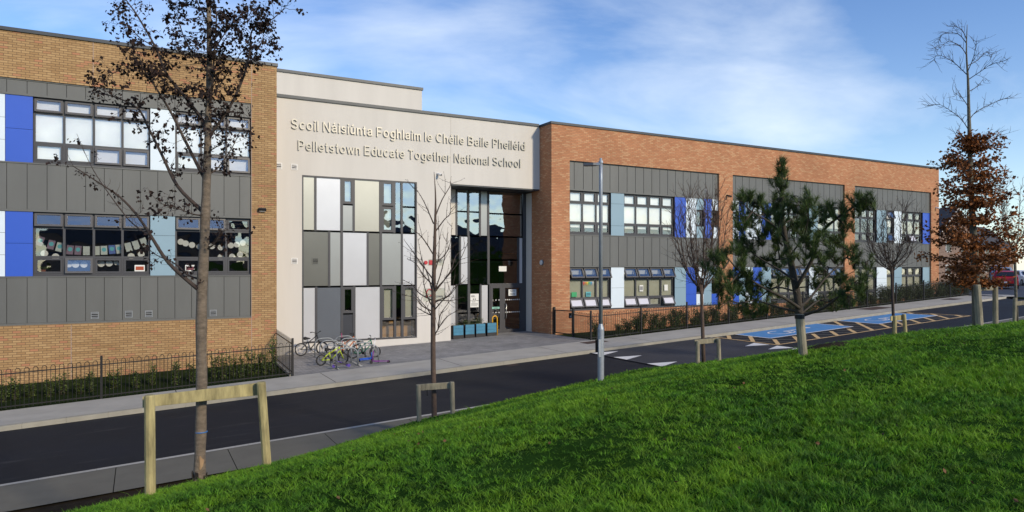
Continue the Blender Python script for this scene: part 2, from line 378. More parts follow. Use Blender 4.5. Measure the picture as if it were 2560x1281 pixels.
M['asphalt_worn'] = asphalt('worn_asphalt', (.045, .046, .052), (.08, .08, .085))
M['asphalt_sky_tint'] = asphalt('sky_tinted_asphalt', (.04, .045, .06), (.06, .065, .08))  # side road: bluish sky reflection put into the base colour
def pavermat():
    m, n, l, p = newmat('block_paving'); p.inputs['Roughness'].default_value = .85
    g = n.new('ShaderNodeNewGeometry'); mpg = n.new('ShaderNodeMapping'); mpg.inputs['Rotation'].default_value = (0, 0, R(45)); l.new(g.outputs['Position'], mpg.inputs[0])
    t = n.new('ShaderNodeTexBrick'); t.inputs['Scale'].default_value = 1; t.inputs['Brick Width'].default_value = .2; t.inputs['Row Height'].default_value = .1; t.inputs['Mortar Size'].default_value = .005
    t.inputs['Color1'].default_value = (.20, .20, .20, 1); t.inputs['Color2'].default_value = (.285, .28, .275, 1); t.inputs['Mortar'].default_value = (.06, .06, .058, 1)
    l.new(mpg.outputs[0], t.inputs['Vector'])
    ns = n.new('ShaderNodeTexNoise'); ns.inputs['Scale'].default_value = 1.1; ns.inputs['Detail'].default_value = 8; l.new(g.outputs['Position'], ns.inputs['Vector'])
    mr = n.new('ShaderNodeMapRange'); mr.inputs['From Min'].default_value = .3; mr.inputs['From Max'].default_value = .7; mr.inputs['To Min'].default_value = .8; mr.inputs['To Max'].default_value = 1.2; l.new(ns.outputs['Fac'], mr.inputs['Value'])
    h = n.new('ShaderNodeHueSaturation'); l.new(t.outputs['Color'], h.inputs['Color']); l.new(mr.outputs[0], h.inputs['Value']); l.new(h.outputs[0], p.inputs['Base Color'])
    bp = n.new('ShaderNodeBump'); bp.inputs['Strength'].default_value = .6; bp.inputs['Distance'].default_value = .01; bp.invert = True; l.new(t.outputs['Fac'], bp.inputs['Height']); l.new(bp.outputs[0], p.inputs['Normal'])
    return m
M['pavers'] = pavermat()
def leafmat(name, c1, c2, rough=.6, trans=.0, patch=0.0, patchc=None):
    m, n, l, p = newmat(name); p.inputs['Roughness'].default_value = rough; p.inputs['Specular IOR Level'].default_value = .3
    g = n.new('ShaderNodeNewGeometry')
    x = n.new('ShaderNodeMixRGB'); x.inputs['Color1'].default_value = (*c1, 1); x.inputs['Color2'].default_value = (*c2, 1); l.new(g.outputs['Random Per Island'], x.inputs['Fac'])
    col = x.outputs[0]
    if patch:
        t = n.new('ShaderNodeTexNoise'); t.inputs['Scale'].default_value = patch; t.inputs['Detail'].default_value = 5; t.inputs['Roughness'].default_value = .65; l.new(g.outputs['Position'], t.inputs['Vector'])
        t.inputs['Detail'].default_value = 9; t.inputs['Roughness'].default_value = .78
        r = n.new('ShaderNodeMapRange'); r.inputs['From Min'].default_value = .44; r.inputs['From Max'].default_value = .62; l.new(t.outputs['Fac'], r.inputs['Value'])
        t3 = n.new('ShaderNodeTexNoise'); t3.inputs['Scale'].default_value = 9; t3.inputs['Detail'].default_value = 4; l.new(g.outputs['Position'], t3.inputs['Vector'])
        r3 = n.new('ShaderNodeMapRange'); r3.inputs['From Min'].default_value = .35; r3.inputs['From Max'].default_value = .65; r3.inputs['To Min'].default_value = .5; r3.inputs['To Max'].default_value = 1.45; l.new(t3.outputs['Fac'], r3.inputs['Value'])
        h3 = n.new('ShaderNodeHueSaturation'); l.new(col, h3.inputs['Color']); l.new(r3.outputs[0], h3.inputs['Value']); col = h3.outputs[0]
        y = n.new('ShaderNodeMixRGB'); l.new(r.outputs[0], y.inputs['Fac']); l.new(col, y.inputs['Color1'])
        z = n.new('ShaderNodeMixRGB'); z.inputs['Fac'].default_value = .6; l.new(col, z.inputs['Color1']); z.inputs['Color2'].default_value = (*patchc, 1); l.new(z.outputs[0], y.inputs['Color2'])
        col = y.outputs[0]
    l.new(col, p.inputs['Base Color'])
    if trans:
        out = n['Material Output']; tb = n.new('ShaderNodeBsdfTranslucent'); l.new(col, tb.inputs['Color'])
        ms = n.new('ShaderNodeMixShader'); ms.inputs[0].default_value = trans; l.new(p.outputs[0], ms.inputs[1]); l.new(tb.outputs[0], ms.inputs[2]); l.new(ms.outputs[0], out.inputs['Surface'])
    return m
M['grass'] = leafmat('grass_blades', (.020, .088, .006), (.135, .32, .020), .6, .32, .8, (.26, .47, .024))
M['needles'] = leafmat('pine_needles', (.026, .055, .013), (.095, .14, .032), .55)
M['beech'] = leafmat('rust_leaves', (.09, .030, .010), (.36, .13, .032), .65, .25)
M['alder'] = leafmat('dark_withered_leaves', (.010, .006, .006), (.032, .017, .013), .8)
M['shrub'] = leafmat('shrub_leaves', (.028, .052, .010), (.12, .16, .032), .5, .1)
M['shrub_dark'] = leafmat('hedge_leaves', (.018, .036, .008), (.07, .095, .022), .5, .1)

# ------------------------------------------------------------------ ground, road, pavements
XS = [-30, -20, -12, -8, -4, 0, 4.45, 8, 12, 16.85, 20, 24, 28, 32, 36, 40, 44, 48]
def strip(name, n0, n1, dz0, dz1, m, xs=XS, x0=None, x1=None, kind='structure', th=0):
    b = MB()
    xs = [x for x in xs if (x0 is None or x >= x0) and (x1 is None or x <= x1)]
    for p, q in zip(xs, xs[1:]):
        b.face([road(p, n0, dz0), road(q, n0, dz0), road(q, n1, dz1), road(p, n1, dz1)])
    o = b.build(name, m); o['kind'] = kind; return o
# one base sheet to the horizon
b = MB(); S = 900
b.face([(-S, -S, -6.2), (S, -S, -6.2), (S, S, -6.2), (-S, S, -6.2)])
structure(b.build('ground', M['bedgreen']))
strip('road', -5.6, .02, 0, 0, M['asphalt'])
N_NEAR = -5.32                               # near road edge, relative to the far kerb
# hump section of worn asphalt between the triangles
strip('road_hump', N_NEAR, -.01, .03, .03, M['asphalt_worn'], xs=[14.95, 17, 19, 21.3])
# far pavement: kerb, slabs with joints
def pavement(name, n0, n1, top, xs, m, joint=.012, face=True):
    b = MB()
    for p, q in zip(xs, xs[1:]):
        p2, q2 = p + joint / 2, q - joint / 2
        b.face([road(p2, n0, top), road(q2, n0, top), road(q2, n1, top), road(p2, n1, top)])
        if face: b.face([road(p2, n0, top), road(p2, n0, -.1), road(q2, n0, -.1), road(q2, n0, top)])
    return structure(b.build(name, m))
pavement('kerb', 0.0, .17, .125, [-30 + .915 * k for k in range(int(79 / .915))], M['kerb'], .004)
PX0 = [-29.5 + 4.35 * k for k in range(19)]
pavement('pavement', .176, 2.30, .122, PX0, M['concrete'], .02, False)
b = MB()
for p, q in zip(XS, XS[1:]):
    b.face([road(p, .1, .1), road(q, .1, .1), road(q, 2.4, .1), road(p, 2.4, .1)])
structure(b.build('pavement_base', M['soil']))
# rounded pavement tip at the junction
b = MB(); pts = []
for k in range(9):
    t = R(-90 + 180 * k / 8); pts.append((48.3 + 1.6 * math.cos(t), kerbY(48) + 1.15 + 1.15 * math.sin(t), roadZ(48) + .122))
pts += [(44, kerbY(44) + 2.3, roadZ(44) + .118), (44, kerbY(44), roadZ(44) + .118)]
b.prism(pts, (0, 0, -.25)); structure(b.build('pavement_corner', M['concrete']))
# near footpath and its kerb line
N_KER, N_PATH = N_NEAR - .13, N_NEAR - 1.78
pavement('near_kerb', N_KER, N_NEAR, .05, [-30 + .915 * k for k in range(85)], M['concrete'], .004, False)
b = MB()
for p, q in zip(XS, XS[1:]): b.face([road(p, N_NEAR, .05), road(q, N_NEAR, .05), road(q, N_NEAR, -.05), road(p, N_NEAR, -.05)])
structure(b.build('near_kerb_edge', M['kerb']))
pavement('footpath', N_PATH, N_KER, .046, [-30.4 + 2.0 * k for k in range(40)], M['path'], .014, False)
b = MB()
for p, q in zip(XS, XS[1:]):
    b.face([road(p, N_PATH - .45, .0), road(q, N_PATH - .45, .0), road(q, N_KER, .03), road(p, N_KER, .03)])
structure(b.build('path_base', M['soil']))
# side road at the far end
b = MB(); zz2 = roadZ(48)
b.face([(47.5, 5, zz2 - .005), (130, 5, zz2 - .005), (130, 90, zz2 + .5), (47.5, 90, zz2 + .5)])
structure(b.build('side_road', M['asphalt_sky_tint']))
# entrance apron (block paving) and planting beds
def apron(X, w):
    zp = roadZ(X) + .122; zw = -3.50 + .025 * (X - 4.45)
    return zp * (1 - w) + zw * w
b = MB(); xs = [4.45, 7, 9.5, 12, 14.5, 16.83]
for p, q in zip(xs, xs[1:]):
    for w0, w1 in ((0, .5), (.5, 1)):
        f = lambda X, w: (X, (kerbY(X) + 2.30) * (1 - w) + 29.8 * w, apron(X, w))
        b.face([f(p, w0), f(q, w0), f(q, w1), f(p, w1)])
structure(b.build('paved_apron', M['pavers']))
b = MB()
for x0, x1, yw in ((-30, 4.44, 26.5), (16.84, 49, 27.2)):
    n = 12
    for k in range(n):
        p, q = x0 + (x1 - x0) * k / n, x0 + (x1 - x0) * (k + 1) / n
        b.face([road(p, 2.30, .10), road(q, 2.30, .10), (q, yw, apron(q, 1) if q < 20 else roadZ(q) - .15), (p, yw, apron(p, 1) if p < 20 else roadZ(p) - .15)])
structure(b.build('planting_bed', M['bedgreen']))
b = MB(); b.face([(49, kerbY(49) + 2.3, roadZ(48) + .11), (54, kerbY(54) + 3, roadZ(48) + .11), (54, 60, roadZ(48) + .3), (49, 60, roadZ(48) + .3)])
structure(b.build('corner_bed', M['bedgreen']))

# lawn surface
gx = np.concatenate([np.array([-60, -40, -25]), np.arange(-16, 36, .4), np.array([40, 50, 70.])])
gy = np.concatenate([np.array([-60, -30, -12]), np.arange(-5, 13.41, .35), np.array([13.43, 13.62])])
vs = []; fs = []
for X in gx:
    for yp in gy:
        Y = yp + .042 * X
        if yp > 13.5: z = roadZ(X) - .12
        else:
            z = float(lawnZ(X, Y)) + .035 * (noise.noise(Vector((X * .55, Y * .55, 0))) + .6 * noise.noise(Vector((X * 1.7, Y * 1.7, 3))))
        vs.append((X, Y, z))
ny = len(gy)
for i in range(len(gx) - 1):
    for j in range(ny - 1):
        fs.append((i * ny + j, (i + 1) * ny + j, (i + 1) * ny + j + 1, i * ny + j + 1))
me = bpy.data.meshes.new('lawn'); me.from_pydata(vs, [], fs); me.materials.append(M['lawn']); me.materials.append(M['soil'])
me.polygons.foreach_set('material_index', [1 if (k % (ny - 1)) >= ny - 3 else 0 for k in range(len(fs))])
me.polygons.foreach_set('use_smooth', [True] * len(fs)); me.update()
lawn = bpy.data.objects.new('lawn', me); COL.objects.link(lawn); structure(lawn)

# grass blades: one countless mass
def grass(n):
    d = 2.6 * (26.0 / 2.6) ** RNG.random(n)
    d = np.where(RNG.random(n) < .22, 2.4 + RNG.random(n) * 8, d)
    t = (RNG.random(n) * 2 - 1) * .86
    X = d * (FX + FY * t); Y = d * (FY - FX * t); Yp = Y - .042 * X
    k = (Yp < 13.38) & (X > -15) & (X < 35)
    X, Y, d = X[k], Y[k], d[k]
    Z = lawnZ(X, Y) - .01
    n = len(X)
    nzv = np.array([noise.noise(Vector((x * .9, y * .9, 7.0))) for x, y in zip(X, Y)])
    nz2 = np.array([noise.noise(Vector((x * 3.1, y * 3.1, 1.0))) for x, y in zip(X, Y)])
    nz3 = np.array([noise.noise(Vector((x * 11, y * 11, 4.0))) for x, y in zip(X, Y)])
    h = (.020 + .024 * RNG.random(n)) * np.clip(1 + .4 * nzv + .4 * nz2 + 1.1 * nz3, .4, 2.0) * np.clip(.9 + d * .02, .9, 1.35)
    tall = RNG.random(n) < .012; h = np.where(tall, h * 1.7, h)
    w = (.0016 + .0014 * RNG.random(n)) * np.clip(d / 3.6, .9, 5)
    az = RNG.random(n) * 2 * math.pi
    lean = (.4 + 1.1 * RNG.random(n)) * h
    la = nz3 * 9 + RNG.normal(0, 1.1, n)
    lx, ly = lean * np.cos(la), lean * np.sin(la)
    cx, cy = np.cos(az) * w, np.sin(az) * w
    V = np.empty((n, 5, 3), np.float32)
    V[:, 0] = np.stack([X - cx, Y - cy, Z], 1); V[:, 1] = np.stack([X + cx, Y + cy, Z], 1)
    V[:, 2] = np.stack([X + cx * .7 + lx * .35, Y + cy * .7 + ly * .35, Z + h * .62], 1)
    V[:, 3] = np.stack([X - cx * .7 + lx * .35, Y - cy * .7 + ly * .35, Z + h * .62], 1)
    V[:, 4] = np.stack([X + lx, Y + ly, Z + h], 1)
    me = bpy.data.meshes.new('grass'); me.vertices.add(n * 5); me.vertices.foreach_set('co', V.ravel())
    base = np.arange(n) * 5
    loops = np.stack([base, base + 1, base + 2, base + 3, base + 3, base + 2, base + 4], 1).ravel()
    me.loops.add(n * 7); me.loops.foreach_set('vertex_index', loops.astype(np.int32))
    me.polygons.add(n * 2)
    st = np.stack([np.arange(n) * 7, np.arange(n) * 7 + 4], 1).ravel().astype(np.int32)
    me.polygons.foreach_set('loop_start', st)
    me.materials.append(M['grass']); me.update(calc_edges=True); me.validate()
    o = bpy.data.objects.new('grass', me); COL.objects.link(o); o['kind'] = 'stuff'
    o['label'] = 'short bright green grass covering the sloping lawn'
grass(640000)

# road markings
def rquad(b, pts, dz=.006, mi=0): b.face([road(x, n, dz) for x, n in pts], mi)
def rline(b, p, q, w, dz, mi=0):
    dx, dn = q[0] - p[0], q[1] - p[1]; L = math.hypot(dx, dn); ox, on = -dn / L * w / 2, dx / L * w / 2
    rquad(b, [(p[0] + ox, p[1] + on), (q[0] + ox, q[1] + on), (q[0] - ox, q[1] - on), (p[0] - ox, p[1] - on)][::-1], dz, mi)
b = MB()
for n in (-.45, -1.83, -3.68, -5.0): b.face([road(14.97, n + .38, .036), road(14.97, n - .38, .036), road(16.0, n, .036)])
for n in (-2.85, -3.95, -4.75): b.face([road(21.28, n - .38, .036), road(21.28, n + .38, .036), road(20.3, n, .036)])
structure(b.build('hump_marking', M['white_paint']))
bays = [(22.9, 28.6, .12, -1.92), (30.25, 35.35, .05, -2.15)]
for k, (x0, x1, n0, n1) in enumerate(bays):
    b = MB(); n0 = -.04
    rquad(b, [(x0, n1), (x1, n1), (x1, n0), (x0, n0)], .008, 0)
    for p, q in (((x0, n1), (x1, n1)), ((x0, n0), (x0, n1)), ((x1, n0), (x1, n1))): rline(b, p, q, .1, .012, 1)
    cx, cn = (x0 + x1) / 2, (n0 + n1) / 2
    def s2(u, v): return (cx - .55 + u * 1.15, cn + v * .72)
    def poly(P, w):
        for p, q in zip(P, P[1:]): rline(b, s2(*p), s2(*q), w, .013, 1)
    poly([(-.35 + .62 * math.cos(t), .62 * math.sin(t)) for t in np.linspace(R(75), R(330), 14)], .075)
    poly([(1.15, .30), (-.05, .22), (-.1, -.42), (-.55, -.6)], .08)
    poly([(-.02, -.02), (.35, -.05)], .1); poly([(.35, -.1), (.35, .15)], .1)
    b.face([road(*[s2(1.45 + .17 * math.cos(t), .33 + .2 * math.sin(t))][0], .013) for t in np.linspace(0, 2 * math.pi, 13)[:-1]], 1)
    o = structure(b.build('accessible_bay', [M['blue_paint'], M['white_paint']]))
b = MB(); o0, o1, nb = 21.62, 36.2, -3.30
for p, q in (((o0, -.05), (o0, nb)), ((o0, nb), (o1, nb)), ((o1, nb), (o1 - .3, -.3))): rline(b, p, q, .1, .008)
HATCH = [(21.66, 36.1, -3.26, -2.24), (21.66, 22.84, -2.2, -.1), (28.66, 30.2, -2.2, -.1), (35.42, 36.0, -2.2, -.3)]
def clip45(c, sg, x0, x1, n0, n1):            # the piece of the line n = sg * x + c inside a strip
    lo, hi = sorted(((n0 - c) / sg, (n1 - c) / sg)); lo, hi = max(lo, x0), min(hi, x1)
    return ((lo, sg * lo + c), (hi, sg * hi + c)) if hi - lo > .15 else None
for x0, x1, n0, n1 in HATCH:
    for c in np.arange(-45, 5, 1.25):
        g_ = clip45(c, 1, x0, x1, n0, n1)
        if g_: rline(b, g_[0], g_[1], .17, .011)
structure(b.build('hatch_marking', M['tan_paint']))
b = MB()
for x0, x1, n0, n1 in HATCH:
    for c in np.arange(10, 45, 1.05):
        g_ = clip45(c, -1, x0, x1, n0, n1)
        if g_: rline(b, g_[0], g_[1], .05, .0085)
structure(b.build('hatch_line', M['kerb']))
b = MB()
for x0, x1, n0, n1 in ((15.9, 17.0, 1.45, 2.05), (35.0, 37.0, 1.1, 2.1), (43.4, 44.6, 1.1, 1.9)):
    b.face([road(x0, n0, .128), road(x1, n0, .128), road(x1, n1, .128), road(x0, n1, .128)])
structure(b.build('manhole_cover', M['plate_cover']))
b = MB()
for x in (-6.5, 11.2, 20.0):
    for k in range(7): b.face([road(x + k * .06, -.42, .004), road(x + k * .06 + .035, -.42, .004), road(x + k * .06 + .035, -.04, .004), road(x + k * .06, -.04, .004)])
structure(b.build('gully_grate', M['plate_cover']))

# ------------------------------------------------------------------ the school
school = thing('school_building', 'two storey school of ochre and orange brick with cream entrance block and blue panels', 'building', (0, 0, 0))
YL, YR, YC, YE = 26.35, 27.03, 28.10, 29.40
XE_L = 4.45; XR0, XR1 = 16.83, 48.0
LB = 3.56                                     # right end of the left wing's cladding
def P(name, b, m, parent=school, **kw): return b.build(name, m, parent, **kw)
def lab(o, s): o['label'] = s; return o
# left wing
b = MB()
b.box(-30, XE_L, YL, YL + .35, 5.94, 7.40)
b.box(LB, XE_L, YL, YL + .35, -5, 5.94)
b.box(-30, LB, YL, YL + .35, -5, -1.86)
b.box(XE_L - .35, XE_L, YL + .352, 44, -5, 7.40)
b.box(-30, XE_L - .36, 43.6, 44, -5, 7.40)
P('brick_wall', b, M['brick_ochre'])
P('roof', MB().box(-30, XE_L - .4, YL + .3, 44, 7.05, 7.2), M['roof'])
P('coping', MB().box(-30, XE_L + .04, YL - .05, YL + .42, 7.40, 7.51).box(XE_L - .40, XE_L + .04, YL + .425, 44.05, 7.40, 7.51), M['coping'])
b = MB()
for x in (XP(233, YL), XP(178, YL), XP(628, YL) - .003): pass
jx = XP(233, YL); b.box(jx - .01, jx + .01, YL - .003, YL + .01, 5.97, 7.39); b.box(XP(178, YL) - .01, XP(178, YL) + .01, YL - .003, YL + .01, -4.2, -1.9); b.box(LB + .005, LB + .025, YL - .003, YL + .01, -4.0, 7.39)
P('movement_joint', b, mat('mastic', (.36, .27, .22), .8))

def cladding(x0, x1, z0, z1, Y, first, pitch=.5265, joint=.014, fl=.07):
    b = MB(); ws = [x0]; k = first
    while k < x1 - .05:
        if k > x0 + .05: ws.append(k)
        k += pitch
    ws.append(x1)
    for p, q in zip(ws, ws[1:]): b.box(p + joint / 2, q - joint / 2, Y, Y + .05, z0 + fl, z1 - fl * .7)
    b.box(x0, x1, Y + .045, Y + .12, z0 + .01, z1 - .01, 1)
    b.box(x0, x1, Y - .03, Y + .044, z0, z0 + fl - .004); b.box(x0, x1, Y - .02, Y + .044, z1 - fl * .6, z1)
    return P('metal_cladding', b, [M['zinc'], M['gap']])
SF = 3.178 - .5265 * 70
YLc = YL + .06
for z0, z1 in ((5.42, 5.94), (1.75, 3.31), (-1.86, -.31)): cladding(-30, LB, z0, z1, YLc, SF)
def panel(x0, x1, z0, z1, Y, m, splits=(), name='facade_panel', joint=.010):
    b = MB(); zs = [z0] + sorted(splits) + [z1]
    for p, q in zip(zs, zs[1:]): b.box(x0 + .006, x1 - .006, Y, Y + .02, p + joint / 2, q - joint / 2)
    b.box(x0, x1, Y + .021, Y + .16, z0, z1, 1)
    return P(name, b, [M[m], M['gap']])

def window(x0, x1, zs, Y, cols, blinds=None, opened=None, blind='blind', sash_rows=(0, 2), gl='glass', sill=True):
    """zs: heights from the head down; opened: {(col,row): degrees}; blinds: {(col,row): covered part from the top} or a number for all"""
    opened = opened or {}
    b = MB(); g = MB(); bl = MB(); fd = .07
    z1, z0 = zs[0], zs[-1]; nr = len(zs) - 1
    b.box(x0, x0 + .055, Y, Y + fd, z0, z1); b.box(x1 - .055, x1, Y, Y + fd, z0, z1)
    b.box(x0 + .055, x1 - .055, Y + .001, Y + fd, z1 - .05, z1); b.box(x0 + .055, x1 - .055, Y + .001, Y + fd, z0, z0 + .055)
    cw = (x1 - x0) / cols
    for c in range(1, cols): b.box(x0 + cw * c - .035, x0 + cw * c + .035, Y + .002, Y + fd, z0 + .055, z1 - .05)
    for z in zs[1:-1]:
        for c in range(cols):
            b.box(x0 + cw * c + (.035 if c else .055), x0 + cw * (c + 1) - (.035 if c < cols - 1 else .055), Y + .003, Y + fd, z - .035, z + .035)
    sashes = []
    for c in range(cols):
        for r in range(nr):
            ax0, ax1 = x0 + cw * c + .04, x0 + cw * (c + 1) - .04
            az1, az0 = zs[r] - .04, zs[r + 1] + .04
            sash = r in sash_rows
            bw = .06 if sash else .0
            if (c, r) in opened:
                sashes.append((ax0 - .01, ax1 + .01, az0 - .01, az1 + .01, opened[(c, r)]))
            else:
                if sash:
                    b.box(ax0, ax0 + bw, Y - .012, Y + .05, az0, az1); b.box(ax1 - bw, ax1, Y - .012, Y + .05, az0, az1)
                    b.box(ax0 + bw, ax1 - bw, Y - .012, Y + .05, az0, az0 + bw); b.box(ax0 + bw, ax1 - bw, Y - .012, Y + .05, az1 - bw, az1)
                g.face([(ax0 + bw - .005, Y + .03, az0 + bw - .005), (ax1 - bw + .005, Y + .03, az0 + bw - .005), (ax1 - bw + .005, Y + .03, az1 - bw + .005), (ax0 + bw - .005, Y + .03, az1 - bw + .005)])
            if blinds is not None:
                cov = blinds.get((c, r), blinds.get(r, 0)) if isinstance(blinds, dict) else blinds
                if cov > 0: bl.box(ax0 - .02, ax1 + .02, Y + .085, Y + .09, az1 + .03 - cov * (az1 - az0 + .06), az1 + .03)
    w = P('window', b, M['frame'])
    if g.f: P('pane', g, M[gl], w)
    if bl.f: P('blind', bl, M[blind], w)
    for sx0, sx1, sz0, sz1, deg in sashes:
        s = MB(); bw = .065; H = sz1 - sz0
        s.box(sx0, sx0 + bw, -.03, .03, -H, 0); s.box(sx1 - bw, sx1, -.03, .03, -H, 0); s.box(sx0 + bw, sx1 - bw, -.03, .03, -bw, 0); s.box(sx0 + bw, sx1 - bw, -.03, .03, -H, -H + bw)
        s.face([(sx0 + bw, 0, -H + bw), (sx1 - bw, 0, -H + bw), (sx1 - bw, 0, -bw), (sx0 + bw, 0, -bw)], 1)
        ca, sa = math.cos(R(deg)), math.sin(R(deg))
        s.v = [(x, Y - .02 + y * ca + z * sa, sz1 + z * ca - y * sa) for x, y, z in s.v]
        P('sash', s, [M['frame'], M['frosted'] if (blind == 'blind_beige' and sz1 < zs[1]) else M[gl]], w)
    if sill: P('sill', MB().box(x0 + .003, x1 - .003, Y - .10, Y + .01, z0 - .045, z0 - .002), M['frame'], w)
    return w
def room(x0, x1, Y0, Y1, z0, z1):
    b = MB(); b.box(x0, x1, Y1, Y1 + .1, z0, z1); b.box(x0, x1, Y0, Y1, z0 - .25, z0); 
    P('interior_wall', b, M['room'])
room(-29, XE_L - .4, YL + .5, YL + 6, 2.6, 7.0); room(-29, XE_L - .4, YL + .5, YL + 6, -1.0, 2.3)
xs_l = dict(a0=XP(12, YL), a1=XP(82, YL), a2=XP(375.5, YL), a3=XP(438.5, YL))
ZU = [5.42, 4.93, 3.98, 3.36]; ZD = [1.75, 1.26, .31, -.26]
YW = YLc + .10
up, dn = (ZU[0], 3.31), (ZD[0], -.31)
for (z1, z0), pl in ((up, 0), (dn, 1)):
    panel(-5.1, xs_l['a0'], z0, z1, YLc, 'pale', (z0 + .68, z0 + 1.38))
    lab(panel(xs_l['a0'], xs_l['a1'], z0, z1, YLc, 'blue', (z0 + 1.05,)), 'deep blue facade panel')
    panel(xs_l['a2'], xs_l['a3'], z0, z1, YLc, 'greyblue' if pl else 'pale', (z0 + .68, z0 + 1.38) if pl else ())
window(xs_l['a1'], xs_l['a2'], ZU, YW, 4, 1.0, {(0, 0): 6, (1, 0): 6, (2, 0): 6, (3, 0): 6, (2, 2): 6, (3, 2): 6})
window(xs_l['a3'], LB, ZU, YW, 3, 1.0, {(0, 0): 7, (1, 0): 7, (2, 0): 7, (1, 2): 6, (2, 2): 6})
WIN_LL = window(xs_l['a1'], xs_l['a2'], ZD, YW, 4, None, {(0, 0): 9, (1, 0): 9, (2, 0): 9, (3, 0): 9, (1, 2): 10})
WIN_LR = window(xs_l['a3'], LB, ZD, YW, 3, None, {(0, 0): 9, (1, 0): 9})
window(-8.4, -5.1, ZU, YW, 4, 1.0); window(-8.4, -5.1, ZD, YW, 4, 1.0)
for z1, z0 in (up, dn): panel(-30, -8.4, z0, z1, YLc, 'pale', (z0 + 1.05,))
P('wall_core', MB().box(-30, -8.4, YLc + .17, YLc + .3, -2, 6), M['gap'])

# right wing
b = MB()
bayx = [(XP(1424.3, YR), XP(1798, YR)), (XP(1832, YR), XP(2112, YR)), (XP(2137, YR), XP(2328, YR))]
CT, CBm = 5.02, -2.07
RB = -5.0
b.box(XR0, XR1, YR, YR + .35, CT, 6.66)
prev = XR0
for x0, x1 in bayx: b.box(prev, x0, YR, YR + .35, RB, CT); prev = x1
b.box(prev, XR1, YR, YR + .35, RB, CT)
for x0, x1 in bayx: b.box(x0, x1, YR, YR + .35, RB, CBm - .03)
b.box(XR0, XR0 + .35, YR + .352, 28.86, RB, 6.66); b.box(XR0, XR0 + .35, 28.862, 46, 3.7, 6.66)
b.box(XR1 - .35, XR1, YR + .352, 46, RB, 6.66); b.box(XR0 + .36, XR1 - .36, 45.6, 46, RB, 6.66)
P('brick_wall', b, M['brick_orange'])
P('roof', MB().box(XR0 + .36, XR1 - .36, YR + .3, 45.7, 6.3, 6.45), M['roof'])
P('coping', MB().box(XR0 - .05, XR1 + .05, YR - .05, YR + .40, 6.66, 6.77).box(XR0 - .05, XR0 + .4, YR + .405, 46, 6.66, 6.77).box(XR1 - .4, XR1 + .05, YR + .405, 46, 6.66, 6.77), M['coping'])
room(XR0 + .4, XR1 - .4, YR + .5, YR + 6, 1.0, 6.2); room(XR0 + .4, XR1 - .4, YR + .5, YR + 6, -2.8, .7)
YRc = YR + .10; YRw = YRc + .11
RU = [3.63, 3.05, 2.13, 1.58]; RD = [-.03, -.62, -1.52, -2.02]
for k, (x0, x1) in enumerate(bayx):
    cladding(x0, x1, 3.63, CT, YRc, x0 + .32, joint=.026); cladding(x0, x1, -.03, 1.53, YRc, x0 + .32, joint=.026)
    P('flashing', MB().box(x0, x1, YRc - .04, YRc + .2, CBm - .03, CBm + .035), M['frame'])
def rx(px): return XP(px, YR + .1)
def slot(p0, p1, z0, z1, mtop, mbot, big=False, Y=YRw, zs=None):        # a column with a small window between two panels
    if not big:
        h = z1 - z0; a, c = z0 + h * .29, z0 + h * .71
        panel(rx(p0), rx(p1), c, z1, YRc, mtop); panel(rx(p0), rx(p1), z0, a, YRc, mbot)
        window(rx(p0), rx(p1), [c, a], Y, 1, {0: 0}, sash_rows=(0,))
    else:
        window(rx(p0), rx(p1), zs, Y, 1, {0: .9, 1: .5}, {(0, 0): 24, (0, 2): 22})
uz = (1.53, 3.63); dz = (-2.04, -.03)
spl = lambda z: (z[0] + .55, z[0] + 1.45)
def pan(p0, p1, z, m, s=()): return panel(rx(p0), rx(p1), z[0], z[1], YRc, m, s)
# bay one
e0, e1 = 1424.3, 1798
window(rx(e0), rx(1527.5), RU, YRw, 3, {0: 1, 1: 1, 2: .45})
pan(1527.5, 1560.5, uz, 'greyblue', (2.02, 3.1))
window(rx(1560.5), rx(1687), RU, YRw, 4, {0: 1, 1: 1, 2: .4})
pan(1687, 1715, uz, 'blue', (2.55,)); pan(1715, 1741, uz, 'pale', (2.1, 2.95))
slot(1741, 1759.5, *uz, 'greyblue', 'greyblue'); pan(1759.5, 1779, uz, 'blue'); slot(1779, e1, *uz, 'pale', 'pale')
o24 = 24
window(rx(e0), rx(1527.5), RD, YRw, 3, {0: .6, 1: 1, 2: 1}, {(c, r): o24 for c in range(3) for r in (0, 2)}, 'blind_beige')
pan(1527.5, 1560.5, dz, 'pale', (-1.05,))
window(rx(1560.5), rx(1687), RD, YRw, 4, {0: .6, 1: 1, 2: 1}, {**{(c, 0): o24 for c in range(4)}, (0, 2): 22, (1, 2): 22, (3, 2): 26}, 'blind_beige')
pan(1687, 1715, dz, 'greyblue', (-1.1,)); pan(1715, 1741, dz, 'blue', (-1.45,)); slot(1741, 1759.5, *dz, 'pale', 'pale'); pan(1759.5, 1779, dz, 'greyblue', (-1.3,)); slot(1779, e1, *dz, 'greyblue', 'blue')
